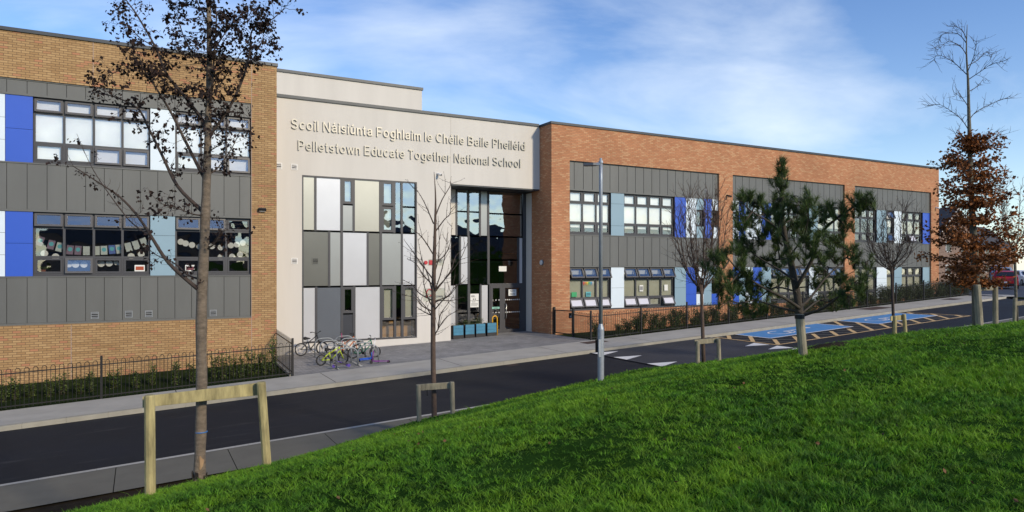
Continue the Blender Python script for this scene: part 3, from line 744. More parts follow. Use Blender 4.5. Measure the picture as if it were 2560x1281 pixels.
# bay two
slot(1832, 1847.6, *uz, 'pale', 'pale'); pan(1847.6, 1863.7, uz, 'blue'); slot(1863.7, 1882, *uz, 'greyblue', 'pale'); pan(1882, 1904, uz, 'pale', (2.1, 2.95)); pan(1904, 1928, uz, 'blue', (2.55,))
window(rx(1928), rx(2022.8), RU, YRw, 4, {0: .8, 1: .7, 2: .2}, blind='blind_beige')
pan(2022.8, 2044.5, uz, 'greyblue', (2.02, 3.1)); window(rx(2044.5), rx(2112), RU, YRw, 3, {0: .7, 1: .8, 2: .1}, blind='blind_beige')
slot(1832, 1847.6, *dz, 'blue', 'blue'); pan(1847.6, 1863.7, dz, 'greyblue', (-1.3,)); slot(1863.7, 1882, *dz, 'pale', 'pale'); pan(1882, 1904, dz, 'blue', (-1.45,)); pan(1904, 1928, dz, 'greyblue', (-1.1,))
window(rx(1928), rx(2022.8), RD, YRw, 4, {0: .7, 1: 1, 2: .7}, {(c, 0): 22 for c in range(4)}, 'blind_beige')
pan(2022.8, 2044.5, dz, 'pale', (-1.05,)); window(rx(2044.5), rx(2112), RD, YRw, 3, {0: .7, 1: 1, 2: .5}, {(1, 0): 22, (2, 0): 22}, 'blind_beige')
# bay three
window(rx(2137), rx(2192), RU, YRw, 3, {0: 1, 1: 0, 2: 0}, blind='blind_beige'); pan(2192, 2217, uz, 'greyblue', (2.02, 3.1))
slot(2217, 2235.8, *uz, '', '', True, zs=RU); pan(2235.8, 2254.6, uz, 'pale', (2.1,)); window(rx(2254.6), rx(2307), RU, YRw, 3, {0: 1, 1: 1, 2: 0}, {(1, 2): 24}, 'blind_beige'); pan(2307, 2328, uz, 'blue')
window(rx(2137), rx(2192), RD, YRw, 3, {0: 1, 1: 1, 2: .7}, blind='blind_beige'); pan(2192, 2217, dz, 'pale', (-1.05, -.75))
window(rx(2217), rx(2235.8), RD, YRw, 1, {0: 1, 1: 1, 2: 0}, blind='blind_beige'); pan(2235.8, 2254.6, dz, 'greyblue', (-.7, -1.4)); window(rx(2254.6), rx(2307), RD, YRw, 3, {0: 1, 1: 1, 2: .8}, blind='blind_beige'); pan(2307, 2328, dz, 'greyblue', (-1.2,))

# entrance block
CZ = 6.70; FZ = 3.70
xc0, xc1 = XP(755, YC), XP(1042.6, YC); XJ = XP(1127, YC)
b = MB()
b.box(XE_L - .02, xc0, YC, YC + .3, -5, CZ); b.box(xc0, xc1, YC, YC + .3, 3.68, CZ); b.box(xc0, xc1, YC, YC + .3, -5, -3.10)
b.box(xc1, XJ, YC, YC + .3, -5, CZ); b.box(XJ, XR0 - .003, YC, YC + .3, FZ, CZ)
b.box(XJ - .3, XJ, YC + .302, YE + .3, -5, FZ)
b.box(XR0 - .02, XR0 + .3, 28.87, YE + .3, -5, FZ - .1)
P('rendered_wall', b, M['render'])
P('soffit', MB().box(XJ, XR0 - .03, YC + .02, YE + .2, FZ - .06, FZ - .002), M['coping'])
P('roof', MB().box(XE_L, XR0 - .01, YC + .3, 44, 6.3, 6.45), M['roof'])
P('coping', MB().box(XE_L + .045, XR0 - .055, YC - .06, YC + .38, CZ, CZ + .12), M['coping'])
P('wall_joint', MB().box(XJ - .012, XJ + .012, YC - .004, YC + .01, FZ, CZ - .01), mat('render_joint', (.5, .47, .42), .9))
YU = 33.0; xu = XP(1055, YU)
P('upper_storey', MB().box(XE_L - 8, xu, YU, YU + 8, 6.3, 9.05), M['render'])
P('coping', MB().box(XE_L - 8.05, xu + .05, YU - .06, YU + 8, 9.05, 9.18), M['coping'])
YF = YC + .04
def c5(x): return XP(690 + x / 2.5612, YF)
def framebox(b, x0, x1, z0, z1, Y, w=.05, d=.1):
    b.box(x0, x0 + w, Y, Y + d, z0, z1); b.box(x1 - w, x1, Y, Y + d, z0, z1); b.box(x0 + w, x1 - w, Y + .001, Y + d, z0, z0 + w); b.box(x0 + w, x1 - w, Y + .001, Y + d, z1 - w, z1)
RZ = [3.66, 1.45, -.82, -3.06]
fr = MB(); framebox(fr, xc0, xc1, RZ[3] - .02, RZ[0] + .02, YF - .03, .06, .14)
cw = P('curtain_wall', fr, M['frame'])
lab(cw, 'patchwork glazed and metal panel bay left of the entrance')
def cells(row, spec, Y, fx, zr, par):
    fm = MB(); z1, z0 = zr[row], zr[row + 1]
    for it in spec:
        x0, x1 = fx(it[0]), fx(it[1]); kind = it[2]
        subs = it[3] if len(it) > 3 else [(z0, z1, kind)]
        for a, c, kd in subs:
            if kd.startswith('w'):                 # opening light: thick sash
                framebox(fm, x0 - .02, x1 + .02, a + .02, c - .02, Y - .015, .105, .08)
                g = MB(); g.face([(x0, Y + .03, a), (x1, Y + .03, a), (x1, Y + .03, c), (x0, Y + .03, c)]); P('pane', g, M['glass_coat'] if row == 0 else M['glass'], par)
                if kd == 'wb': P('blind', MB().box(x0, x1, Y + .12, Y + .126, a, c), M['blind_beige'], par)
            elif kd == 'g':
                g = MB(); g.face([(x0, Y + .03, a), (x1, Y + .03, a), (x1, Y + .03, c), (x0, Y + .03, c)]); P('pane', g, M['glass_coat'] if row == 0 else M['glass'], par)
            else:
                P('spandrel_panel', MB().box(x0, x1, Y + .012, Y + .06, a + .03, c - .03), M[kd], par)
            for zb in (a, c):
                fm.box(x0 - .03, x1 + .03, Y - .006, Y + .09, zb - .035, zb + .035)
    xs = sorted({round(v, 4) for it in spec for v in (fx(it[0]), fx(it[1]))})
    mids = []
    sp = sorted(spec, key=lambda t: t[0])
    for p, q in zip(sp, sp[1:]): mids.append((fx(p[1]), fx(q[0])))
    for p, q in mids: fm.box(p - .012, q + .012, Y - .012, Y + .095, z0, z1)
    P('mullion', fm, M['frame'], par)
t = 2.58
cells(0, [(175, 247, 'met_gold'), (258, 414, 'met_pale'), (427, 493, '', [(t, RZ[0], 'wb'), (RZ[1], t, 'met_mid')]), (503, 663, 'met_gold'), (678, 752, '', [(t, RZ[0], 'wb'), (RZ[1], t, 'wb')]), (763, 800, 'g'), (810, 887, '', [(t, RZ[0], 'g'), (RZ[1], t, 'g')])], YF, c5, RZ, cw)
cells(1, [(177, 336, 'met_dark'), (346, 415, 'met_mid'), (427, 583, 'met_pale'), (592, 666, 'met_dark'), (677, 802, 'met_mid'), (811, 887, 'met_pale')], YF, c5, RZ, cw)
v = -2.30; v2 = -1.95
cells(2, [(177, 252, 'met_pale'), (263, 417, 'met_slate'), (427, 495, '', [(v2, RZ[2], 'w'), (RZ[3], v2, 'navy')]), (507, 667, 'met_pale'), (679, 757, '', [(v, RZ[2], 'wb'), (RZ[3], v, 'g')]), (767, 803, '', [(v, RZ[2], 'g'), (RZ[3], v, 'g')]), (815, 889, '', [(v, RZ[2], 'wb'), (RZ[3], v, 'g')])], YF, c5, RZ, cw)
P('display_board', MB().box(c5(679), c5(889), YF + .5, YF + .53, RZ[3] - .1, v + .1), M['orange_board'])
P('interior_wall', MB().box(XE_L, XJ - .35, YF + 3, YF + 3.1, -3.3, 6), M['room'])
# recessed entrance glazing
def c6(x): return XP(1040 + x / 2.9111, YE)
RE = [3.66, 1.45, -.85, -3.30]
xe0, xe1 = XJ - .25, XR0 - .01
fe = MB(); fe.box(xe0, xe1, YE - .03, YE + .1, 3.62, FZ - .05); fe.box(c6(778), xe1, YE - .03, YE + .1, -3.4, 3.61)
ce = lab(P('entrance_glazing', fe, M['frame']), 'tall dark glazed screen in the entrance recess')
cells(0, [(240, 290, 'render'), (300, 375, '', [(2.60, RE[0], 'g'), (RE[1], 2.60, 'g')]), (387, 462, '', [(2.60, RE[0], 'g'), (RE[1], 2.60, 'g')]), (471, 520, 'met_mid'), (532, 770, '', [(2.56, RE[0], 'g'), (RE[1], 2.56, 'g')])], YE, c6, RE, ce)
cells(1, [(240, 318, 'g'), (326, 378, 'met_pale'), (390, 521, '', [(.32, RE[1], 'g'), (RE[2], .32, 'g')]), (534, 741, '', [(.32, RE[1], 'g'), (RE[2], .32, 'g')]), (750, 774, 'met_pale')], YE, c6, RE, ce)
cells(2, [(235, 290, 'met_pale'), (302, 378, '', [(-2.2, RE[2], 'g'), (RE[3], -2.2, 'g')]), (392, 466, '', [(-2.2, RE[2], 'g'), (RE[3], -2.2, 'g')]), (476, 522, 'met_pale')], YE, c6, RE, ce)
dr = MB(); dx0, dxm, dx1 = c6(532), c6(628), c6(778); dzz = -3.22
framebox(dr, dx0, dx1, dzz, RE[2], YE - .02, .07, .1); framebox(dr, dx0 + .07, dxm - .03, dzz + .05, RE[2] - .07, YE - .03, .12, .06); framebox(dr, dxm + .02, dx1 - .07, dzz + .05, RE[2] - .07, YE - .03, .12, .06)
dr.box(dxm - .03, dxm + .02, YE - .025, YE + .07, dzz, RE[2])
door = P('entrance_door', dr, M['frame'])
g = MB()
for p, q in ((dx0 + .15, dxm - .1), (dxm + .1, dx1 - .15)): g.face([(p, YE + .01, dzz + .1), (q, YE + .01, dzz + .1), (q, YE + .01, RE[2] - .1), (p, YE + .01, RE[2] - .1)])
P('pane', g, M['glass'], door)
hx = dxm + .16; hz0, hz1 = ZP(1262, 796, YE), ZP(1262, 760, YE)
P('handle', MB().tube([(hx - .08, YE - .02, hz1), (hx, YE - .12, hz1 - .01), (hx, YE - .12, hz0 + .01), (hx - .08, YE - .02, hz0)], .018, 8), mat('polished_steel', (.7, .68, .62), .25, .9), door, smooth=True)
b = MB()
for z in (ZP(1262, 750, YE), ZP(1262, 781, YE)):
    for x in list(np.linspace(dx0 + .2, dxm - .18, 3)) + list(np.linspace(dxm + .16, dx1 - .2, 8)): b.box(x - .025, x + .025, YE - .004, YE + .006, z - .025, z + .025)
P('glass_marking', b, M['white_plastic'], door)
P('door_step', MB().box(dx0 - .2, dx1 + .1, YE - .12, YE - .03, -3.35, dzz - .01), M['concrete'])
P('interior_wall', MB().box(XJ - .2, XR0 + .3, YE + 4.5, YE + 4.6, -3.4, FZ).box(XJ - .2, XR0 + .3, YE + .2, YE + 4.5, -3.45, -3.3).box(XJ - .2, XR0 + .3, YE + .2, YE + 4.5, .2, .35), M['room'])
# vents
def vent(x, z, Y, s, m='white_plastic'):
    b = MB(); framebox(b, x - s, x + s, z - s, z + s, Y - .015, s * .22, .02)
    for k in range(3):
        zz = z - s * .55 + s * .55 * k; b.box(x - s * .78, x + s * .78, Y - .012, Y + .004, zz - s * .09, zz + s * .13)
    b.box(x - s * .8, x + s * .8, Y + .001, Y + .006, z - s * .8, z + s * .8, 1)
    P('vent_grille', b, [M[m], M['gap']])
for px, py in ((237, 789), (322, 786), (372, 785), (533, 783)): vent(XP(px, YLc), ZP(px, py, YLc), YLc - .004, .115, 'galv')
for px, py in ((735.5, 418), (697, 415), (736, 653)): vent(XP(px, YC), ZP(px, py, YC), YC - .004, .12)
for px, py in ((1765, 479), (1876, 487)): vent(XP(px, YRc), ZP(px, py, YRc), YRc - .004, .10, 'galv')
vent(c5(252), ZP(788, 653, YF), YF + .008, .13, 'met_dark')

# lettering across the fascia
def text_mesh(s, size, mt, parent, name, ext, x0, x1, z, Y, align='LEFT'):
    cu = bpy.data.curves.new(name, 'FONT'); cu.body = s; cu.size = size; cu.extrude = ext; cu.offset = size * .012
    cu.resolution_u = 3
    o = bpy.data.objects.new(name, cu); COL.objects.link(o)
    dg = bpy.context.evaluated_depsgraph_get()
    me = bpy.data.meshes.new_from_object(o.evaluated_get(dg)); bpy.data.objects.remove(o)
    co = np.empty(len(me.vertices) * 3, np.float32); me.vertices.foreach_get('co', co); co = co.reshape(-1, 3)
    sx = (x1 - x0) / (co[:, 0].max() - co[:, 0].min())
    out = np.stack([x0 + (co[:, 0] - co[:, 0].min()) * sx, Y - co[:, 2], z + co[:, 1]], 1)
    me.vertices.foreach_set('co', out.astype(np.float32).ravel()); me.materials.clear(); me.materials.append(mt); me.update()
    ob = bpy.data.objects.new(name, me); COL.objects.link(ob)
    if parent: ob.parent = parent
    return ob
sg = thing('building_sign', 'raised metal school name in two lines across the cream fascia', 'sign')
YS = YC - .05
def arc(cx, cy, rx, ry, a0, a1, n=9): return [(cx + rx * math.cos(R(t)), cy + ry * math.sin(R(t))) for t in np.linspace(a0, a1, n)]
X_ = .73
ACUTE = lambda x: [[(x - .05, .84), (x + .07, 1.0)]]
ST = lambda x, h=1.0: [(x, 0), (x, h)]
LOOP = lambda top, bot, r: [(.08, top), (.36, top)] + arc(.36, (top + bot) / 2, r, (top - bot) / 2, 90, -90, 8) + [(.08, bot)]
ARCH = lambda x0, x1: [(x0, .42), (x0 + .05, .58), ((x0 + x1) / 2 + .02, .665), (x1 - .04, .60), (x1, .46), (x1, 0)]
OO = arc(.30, .365, .235, .30, 0, 340, 18); OO.append(OO[0])
GLYPH = {
 'S': (.64, [arc(.32, .715, .235, .22, 20, 270, 11) + arc(.32, .28, .25, .215, 90, -165, 11)]), 'c': (.53, [arc(.29, .365, .225, .30, 42, 318, 13)]), 'o': (.60, [OO]),
 'i': (.14, [ST(.07, X_), [(.07, .86), (.07, 1)]]), 'l': (.14, [ST(.07)]), 'N': (.70, [ST(.08), [(.09, .97), (.61, .03)], ST(.62)]),
 'a': (.55, [[(.10, .5)] + arc(.28, .49, .185, .175, 165, 0, 8) + [(.465, .1), (.53, .06)], [(.46, .42), (.30, .40), (.14, .34), (.08, .21), (.14, .09), (.27, .06), (.40, .12), (.46, .23)]]),
 's': (.50, [arc(.25, .52, .165, .145, 20, 270, 9) + arc(.25, .215, .18, .15, 90, -165, 9)]),
 'u': (.52, [[(.07, X_), (.07, .25), (.12, .11), (.24, .065), (.37, .12), (.45, .28)], ST(.45, X_)]), 'n': (.51, [ST(.07, X_), ARCH(.07, .44)]), 't': (.29, [[(.14, .93), (.14, .17), (.17, .08), (.28, .065)], [(0, .67), (.28, .67)]]),
 'F': (.58, [ST(.08), [(.08, .935), (.57, .935)], [(.08, .5), (.52, .5)]]), 'g': (.56, [OO, [(.49, X_), (.49, -.08), (.43, -.2), (.28, -.235), (.12, -.19), (.09, -.12)]]), 'h': (.51, [ST(.07), ARCH(.07, .44)]),
 'm': (.80, [ST(.07, X_), ARCH(.07, .40), ARCH(.40, .73)]), 'e': (.56, [[(.07, .37)] + [(.50, .37)] + arc(.29, .365, .225, .30, 8, 318, 14)]), 'C': (.72, [arc(.38, .5, .30, .435, 36, 324, 15)]),
 'B': (.66, [ST(.08), LOOP(.935, .52, .20), [(.08, .52), (.38, .52)] + arc(.38, .2925, .22, .2275, 90, -90, 8) + [(.08, .065)]]), 'P': (.63, [ST(.08), LOOP(.935, .46, .21)]),
 'd': (.56, [OO, ST(.49)]), 'w': (.74, [[(.03, X_), (.20, .03)], [(.20, .03), (.37, .70)], [(.37, .70), (.54, .03)], [(.54, .03), (.71, X_)]]), 'r': (.32, [ST(.07, X_), [(.07, .40), (.12, .58), (.22, .655), (.32, .66)]]),
 'E': (.62, [ST(.08), [(.08, .935), (.60, .935)], [(.08, .5), (.56, .5)], [(.08, .065), (.61, .065)]]), 'T': (.60, [ST(.30), [(.02, .935), (.58, .935)]])}
for ch, bs, xx in (('á', 'a', .27), ('ú', 'u', .25), ('é', 'e', .29)): GLYPH[ch] = (GLYPH[bs][0], GLYPH[bs][1] + ACUTE(xx))
GLYPH['í'] = GLYPH['i']
def ribbon(b, pts, w, place, y0, y1):
    n = len(pts); L = []; Rr = []
    closed = pts[0] == pts[-1]
    for i in range(n):
        p0 = pts[i - 1] if i else (pts[-2] if closed else None); p1 = pts[i + 1] if i < n - 1 else (pts[1] if closed else None)
        d0 = Vector((pts[i][0] - p0[0], pts[i][1] - p0[1])).normalized() if p0 else None
        d1 = Vector((p1[0] - pts[i][0], p1[1] - pts[i][1])).normalized() if p1 else None
        d0 = d0 or d1; d1 = d1 or d0
        nn = Vector((-(d0 + d1).y, (d0 + d1).x)).normalized(); k = w / 2 / max(.45, nn.dot(Vector((-d0.y, d0.x))))
        L.append((pts[i][0] + nn.x * k, pts[i][1] + nn.y * k)); Rr.append((pts[i][0] - nn.x * k, pts[i][1] - nn.y * k))
    base = len(b.v)
    for p, q in zip(L, Rr): b.v += [place(*p, y0), place(*q, y0), place(*q, y1), place(*p, y1)]
    for i in range(n - 1):
        a, c = base + 4 * i, base + 4 * (i + 1)
        for k in range(4):
            k2 = (k + 1) % 4; b.f.append((a + k, c + k, c + k2, a + k2)); b.m.append(0)
    if not closed:
        b.f.append((base, base + 1, base + 2, base + 3)); b.m.append(0); e = base + 4 * (n - 1); b.f.append((e + 3, e + 2, e + 1, e)); b.m.append(0)
def letters(s_, x0, x1, z0, cap, Y, parent, m, w=.114, gap=.14):
    tot = sum((GLYPH[c][0] + gap) if c != ' ' else .30 for c in s_) - gap; sx = (x1 - x0) / tot; u = 0
    for c in s_:
        if c == ' ': u += .30; continue
        b = MB()
        for i, st_ in enumerate(GLYPH[c][1]):
            ribbon(b, st_, w, lambda x, y, yy, u=u: (x0 + (u + x) * sx, yy, z0 + y * cap), Y - .045 - .0012 * i, Y)
        b.build('letter', m, parent); u += GLYPH[c][0] + gap
letters("Scoil Náisiúnta Foghlaim le Chéile Baile Pheiléid", XP(728, YS), XP(1313, YS), 5.49, .405, YS + .03, sg, M['steel'])
letters("Pelletstown Educate Together National School", XP(745, YS), XP(1302, YS), 4.66, .405, YS + .03, sg, M['steel'])
# clear wall signs right of the glazed bay
red = mat('red_paint', (.45, .02, .03), .5); dgrey = mat('dark_print', (.06, .06, .065), .6)
acry = glassmat('clear_acrylic', (.93, .95, .95), .0)
s1 = thing('wall_sign', 'small clear sign with a red block on the cream wall', 'sign')
xa, xb = XP(1071, YC), XP(1108, YC); za, zb = ZP(1090, 664, YC), ZP(1090, 648, YC)
MB().box(xa, xb, YC - .03, YC - .02, za, zb).build('backing', acry, s1); MB().box(xa + .02, xa + .26, YC - .036, YC - .031, za + .03, zb - .05).build('emblem', red, s1)
text_mesh("PLAY", .17, dgrey, s1, 'lettering', .002, xa + .29, xb - .06, za + .14, YC - .036)
s2_ = thing('wall_sign', 'clear sign with a red arch emblem, below the alarm bell on the cream wall', 'sign')
xa, xb = XP(1058, YC), XP(1112, YC); za, zb = ZP(1085, 753, YC), ZP(1085, 721, YC)
MB().box(xa, xb, YC - .03, YC - .02, za, zb).build('backing', acry, s2_)
cx_, cz_ = XP(1073, YC), ZP(1073, 731, YC)
MB().tube([(cx_ - .13, YC - .045, cz_ - .22)] + [(cx_ + .13 * -math.cos(t), YC - .045, cz_ + .13 * math.sin(t)) for t in np.linspace(0, math.pi, 9)] + [(cx_ + .13, YC - .045, cz_ - .10), (cx_, YC - .045, cz_ - .17)], .022, 6).build('emblem', red, s2_)
text_mesh("PELLETSTOWN", .12, dgrey, s2_, 'lettering', .002, xa + .08, xb - .1, za + .16, YC - .036)
bell = thing('alarm_bell', 'round red alarm bell on the cream wall beside the small sign', 'alarm', (XP(1064, YC), YC, ZP(1064, 657, YC)))
MB().disc((0, -.005, 0), (0, -1, 0), .085, 18, 0, .05).build('bell', red, bell, bevel=.012)
MB().box(-.05, .05, -.006, .0, -.05, .05).build('mount', M['black'], bell)

# lights and cameras on the walls
def camera_unit(px, py, Y, label, m='white_plastic'):
    o = thing('security_camera', label, 'security camera', (XP(px, Y), Y, ZP(px, py, Y)))
    MB().disc((0, 0, .04), (0, -1, 0), .05, 12, 0, .05).build('bracket', M[m], o)
    MB().tube([(0, -.05, .03), (.03, -.13, .0), (.06, -.27, -.04)], [.045, .055, .05], 10).build('housing', M[m], o, smooth=True)
    MB().disc((.061, -.272, -.04), (.1, -1, -.15), .035, 12, 0, .01).build('lens', M['black'], o)
camera_unit(1094, 437, YC, 'small white dome camera high on the cream wall left of the entrance recess')
camera_unit(2339, 521, YR, 'white security camera on the last brick pier of the right wing')
camera_unit(1817, 491, YR, 'dark security camera on the brick pier between the first two bays', 'black')
wl_ = thing('wall_light', 'flat black bulkhead light on the ochre brick pier of the left wing', 'light', (XP(655, YL), YL, ZP(655, 525, YL)))
MB().prism([(-.13, 0, -.05), (-.13, 0, .06), (-.13, -.12, .06), (-.13, -.16, .0), (-.13, -.12, -.05)], (.26, 0, 0)).build('housing', M['black'], wl_)
MB().box(-.11, .11, -.11, -.02, -.062, -.051).build('diffuser', M['white_plastic'], wl_)
yl2 = ZP(1353, 657, 28)
xw = XR0; yy = 27.86
wl2 = thing('wall_light', 'round pale bulkhead light on the shaded brick return by the entrance', 'light', (xw, yy, yl2))
MB().disc((0, 0, 0), (-1, 0, 0), .14, 18, 0, .05).build('base', M['galv'], wl2)
MB().disc((-.05, 0, 0), (-1, 0, 0), .115, 18, 0, .04).build('diffuser', M['white_plastic'], wl2, bevel=.015)

# notices, planters, hoop at the entrance
def notice(px0, px1, py0, py1, Y, label, lines=(), text=None, m='paper', cat='notice'):
    o = thing('notice', label, cat, (XP(px0, Y), Y, ZP(px0, py1, Y)))
    w, h = XP(px1, Y) - XP(px0, Y), ZP(px0, py0, Y) - ZP(px0, py1, Y)
    MB().box(0, w, -.012, -.008, 0, h).build('sheet', M[m], o)
    b = MB()
    for fx0, fx1, fz, ft in lines: b.box(w * fx0, w * fx1, -.0145, -.0125, h * fz, h * (fz + ft))
    if b.f: b.build('print', dgrey, o)
    if text:
        tx = text_mesh(text, h * .3, dgrey, o, 'lettering', .001, w * .2, w * .85, h * .68, -.0145)
    return o
notice(1271, 1290.5, 724, 740, YE - .03, 'white reception notice taped to the entrance door', [(.15, .85, .3, .05), (.15, .85, .18, .05)], "Reception")
notice(1175.5, 1196.5, 735, 752, YE, 'upper white notice with coloured spots in the glazed screen', [(.1, .5, .62, .1), (.1, .6, .5, .05), (.3, .45, .12, .16), (.52, .66, .12, .16)])
notice(1175.5, 1196.5, 753, 769, YE, 'lower white notice of printed text in the glazed screen', [(.2, .6, .8, .08), (.1, .9, .6, .04), (.1, .9, .48, .04), (.1, .9, .36, .04), (.1, .8, .22, .04)])
notice(1247, 1266, 666, 679, YE, 'blank cream card stuck inside the glazing above the entrance door')
mint = M['mint'] = mat('mint_vinyl', (.25, .55, .45), .6)
notice(1230, 1248.5, 768, 773, YE - .03, 'thin mint green strip sticker on the door sidelight', [(.2, .8, .3, .3)], m='mint')
M['planter_blue'] = mat('blue_painted_boards', (.045, .20, .32), .6, var=.15, scale=6)
M['planter_dark'] = mat('black_planter_base', (.02, .021, .024), .6)
LP = ['leftmost blue board planter on a black base by the entrance, against the cream wall', 'second blue board planter from the left, bushy with low plants', 'third blue board planter, with the tallest bush in it', 'blue board planter beside the yellow hoop at the entrance']
for k, (p0, p1) in enumerate(((1134, 1158.5), (1164, 1186), (1191, 1213), (1219, 1241))):
    Y = 28.45; x0, x1 = XP(p0, Y), XP(p1, Y); w = x1 - x0; z = apron(x0, .8)
    o = thing('planter_box', LP[k], 'planter', (x0, Y, z), 0, 'planters by the entrance')
    b = MB(); H = .60
    for i in range(3): b.box(0, w, 0, .022, .17 + i * .15, .17 + i * .15 + .142)
    b.box(-.004, w + .004, .023, .43, .12, H, 1); b.build('boards', [M['planter_blue'], M['planter_dark']], o)
    MB().box(-.015, w + .015, -.012, .45, 0, .165).build('base', M['planter_dark'], o)
    b = MB(); rnd = random.Random(k)
    hh = (.1, .26, .30, .08)[k]
    for i in range((60, 260, 300, 40)[k]):
        c = Vector((rnd.uniform(0, w), rnd.uniform(.05, .4), H + rnd.random() ** 1.3 * hh * (1 - abs(rnd.random() - .5)))); d = Vector((rnd.gauss(0, 1), rnd.gauss(0, 1), rnd.gauss(.6, .6))).normalized() * .05; e = d.orthogonal().normalized() * .014
        b.face([c - e, c + d * .5 - e * .4, c + d, c + d * .4 + e])
    b.build('foliage', M['shrub_dark'], o)
hy = thing('hoop_barrier', 'yellow tubular hoop standing between the last planter and the door', 'barrier', (XP(1237, 28.6), 28.6, apron(14, .8)))
r_ = .125; zt = .93
MB().tube([(-r_, 0, 0), (-r_, 0, zt - r_)] + [(-r_ * math.cos(t), 0, zt - r_ + r_ * math.sin(t)) for t in np.linspace(.3, math.pi - .3, 7)] + [(r_, 0, zt - r_), (r_, 0, 0)], .03, 8).build('hoop', mat('yellow_paint', (.72, .38, .02), .45), hy, smooth=True)
MB().disc((-r_, 0, 0), (0, 0, 1), .06, 12, 0, .012).disc((r_, 0, 0), (0, 0, 1), .06, 12, 0, .012).build('foot_plate', M['galv'], hy)

# things in the classroom windows
cyan = mat('cyan_print', (.12, .42, .48), .8); mauve = mat('mauve_card', (.22, .16, .22), .9); pale_c = mat('pale_card', (.50, .55, .53), .9); blue_c = mat('blue_card', (.10, .16, .42), .9)
YG = YW + .16
gl_ = thing('card_garland', 'string of pegged children\'s art cards sagging across the lower left classroom window', 'garland', (0, 0, 0))
cards = [(100, 603, 20, 'm', 1), (128, 612, 14, 'm', 1), (149, 618, 12, 'b', 1), (175, 625, 6, 'm', 1), (195, 626, 4, 'm', 1), (216, 627, 0, 'p', 0), (241, 627, 0, 'p', 0), (260, 626, -2, 'p', 1), (280, 624, -5, 'u', 1), (298, 623, -8, 'p', 1), (321, 618, -14, 'p', 0), (340, 613, -18, 'p', 0), (360, 606, -22, 'p', 0)]
MB().tube([(XP(px, YG), YG, ZP(px, py - 11, YG)) for px, py, *_ in cards], .004, 4).build('string', M['black'], gl_)
for px, py, an, m, dd in cards:
    c = Vector((XP(px, YG), YG, ZP(px, py, YG))); b = MB(); ca, sa = math.cos(R(-an)), math.sin(R(-an))
    q = lambda u, v, y=0: (c.x + u * ca - v * sa, c.y + y, c.z + u * sa + v * ca)
    b.face([q(-.095, -.15), q(.095, -.15), q(.095, .15), q(-.095, .15)])
    if dd: b.face([q(.065 * math.cos(t), .02 + .07 * math.sin(t), -.003) for t in np.linspace(0, 2 * math.pi, 13)[:-1]], 1)
    b.build('card', [dict(m=mauve, p=pale_c, b=pale_c, u=blue_c)[m], cyan], gl_)
plates = [(111, 634), (139, 642), (172, 661), (189, 662), (210, 662), (253, 660), (273, 659), (293, 656), (328, 641), (353, 636), (452, 605), (464, 609), (480, 613), (499, 617), (530, 616), (552, 619), (577, 614), (592, 612), (607, 608), (552, 643), (580, 642), (600, 637)]
WH = {0: 'upper left corner', 1: ''}
for k, (px, py) in enumerate(plates):
    Y = YG + .05 + .012 * (k % 3)
    o = MB().disc((XP(px, Y), Y, ZP(px, py, Y)), (0, -1, 0), .105, 20, 0, .006).build('paper_plate', M['paper'])
    tag(o, 'white paper plate hung in the lower %s window of the left wing' % ('four column classroom' if px < 400 else 'three column classroom'), 'paper plate', 'paper plates in the classroom windows')
def win_notice(px0, px1, py0, py1, Y, label, mm, inner=None):
    o = thing('window_card', label, 'card', (XP(px0, Y), Y, ZP(px0, py1, Y)))
    w, h = XP(px1, Y) - XP(px0, Y), ZP(px0, py0, Y) - ZP(px0, py1, Y)
    MB().box(0, w, 0, .004, 0, h).build('sheet', mm, o)
    if inner: MB().box(w * .1, w * .9, -.003, -.001, h * .2, h * .78).build('picture', inner, o)
win_notice(336.5, 362, 663, 679, YW + .022, 'white card with a brick red block in the left wing lower window', M['paper'], mat('brick_red_print', (.36, .07, .03), .8))
win_notice(463, 486.5, 663, 679, YW + .022, 'white card with a maroon pattern behind the big tree trunk', M['paper'], mat('maroon_print', (.16, .05, .06), .8))
YB = YRw + .022
win_notice(1429, 1442, 731, 743, YB, 'plain green square in the first window of the right wing', mat('green_card', (.05, .33, .14), .8))
win_notice(1465, 1477.5, 730, 742, YB, 'turquoise square with dark dots under the bunting', mat('turquoise_card', (.12, .42, .45), .8), mat('dotted_print', (.06, .20, .24), .8))
win_notice(1599, 1608, 713, 729, YB, 'white notice with a round dark emblem on a beige blind', M['paper'], mat('grey_print', (.25, .25, .26), .8))
win_notice(1661, 1669.5, 712, 727, YB, 'plain white notice in the last pane of the four column window', M['paper'])
bu = thing('bunting', 'rainbow bunting of small pennants in the first right wing window', 'bunting', (0, 0, 0))
bx = np.linspace(XP(1457, YB), XP(1484, YB), 9); bz = ZP(1470, 705, YB)
MB().tube([(x, YB, bz) for x in bx], .004, 4).build('string', M['white_plastic'], bu)
for i, c in enumerate(((.6, .08, .08), (.6, .2, .1), (.65, .35, .05), (.65, .5, .08), (.15, .45, .15), (.08, .4, .45), (.1, .3, .55), (.5, .5, .5))):
    MB().prism([(bx[i], YB, bz), (bx[i + 1], YB, bz), ((bx[i] + bx[i + 1]) / 2, YB, bz - .19)], (0, .004, 0)).build('pennant', mat('pennant_colour', c, .8), bu)
pp = thing('pot_plant', 'spiky pot plant on the sill of the lower left classroom', 'plant', (XP(107, YG), YG + .1, ZD[3] + .03))
MB().tube([(0, 0, 0), (0, 0, .13)], [.06, .08], 10).build('pot', mat('terracotta', (.25, .09, .05), .8), pp)
b = MB()
for i in range(26):
    a = random.uniform(0, 6.28); L = random.uniform(.12, .26); b.face([(0, 0, .12), (L * .5 * math.cos(a) - .01 * math.sin(a), L * .5 * math.sin(a), .12 + L * .6), (L * math.cos(a), L * math.sin(a), .12 + L * .45)])
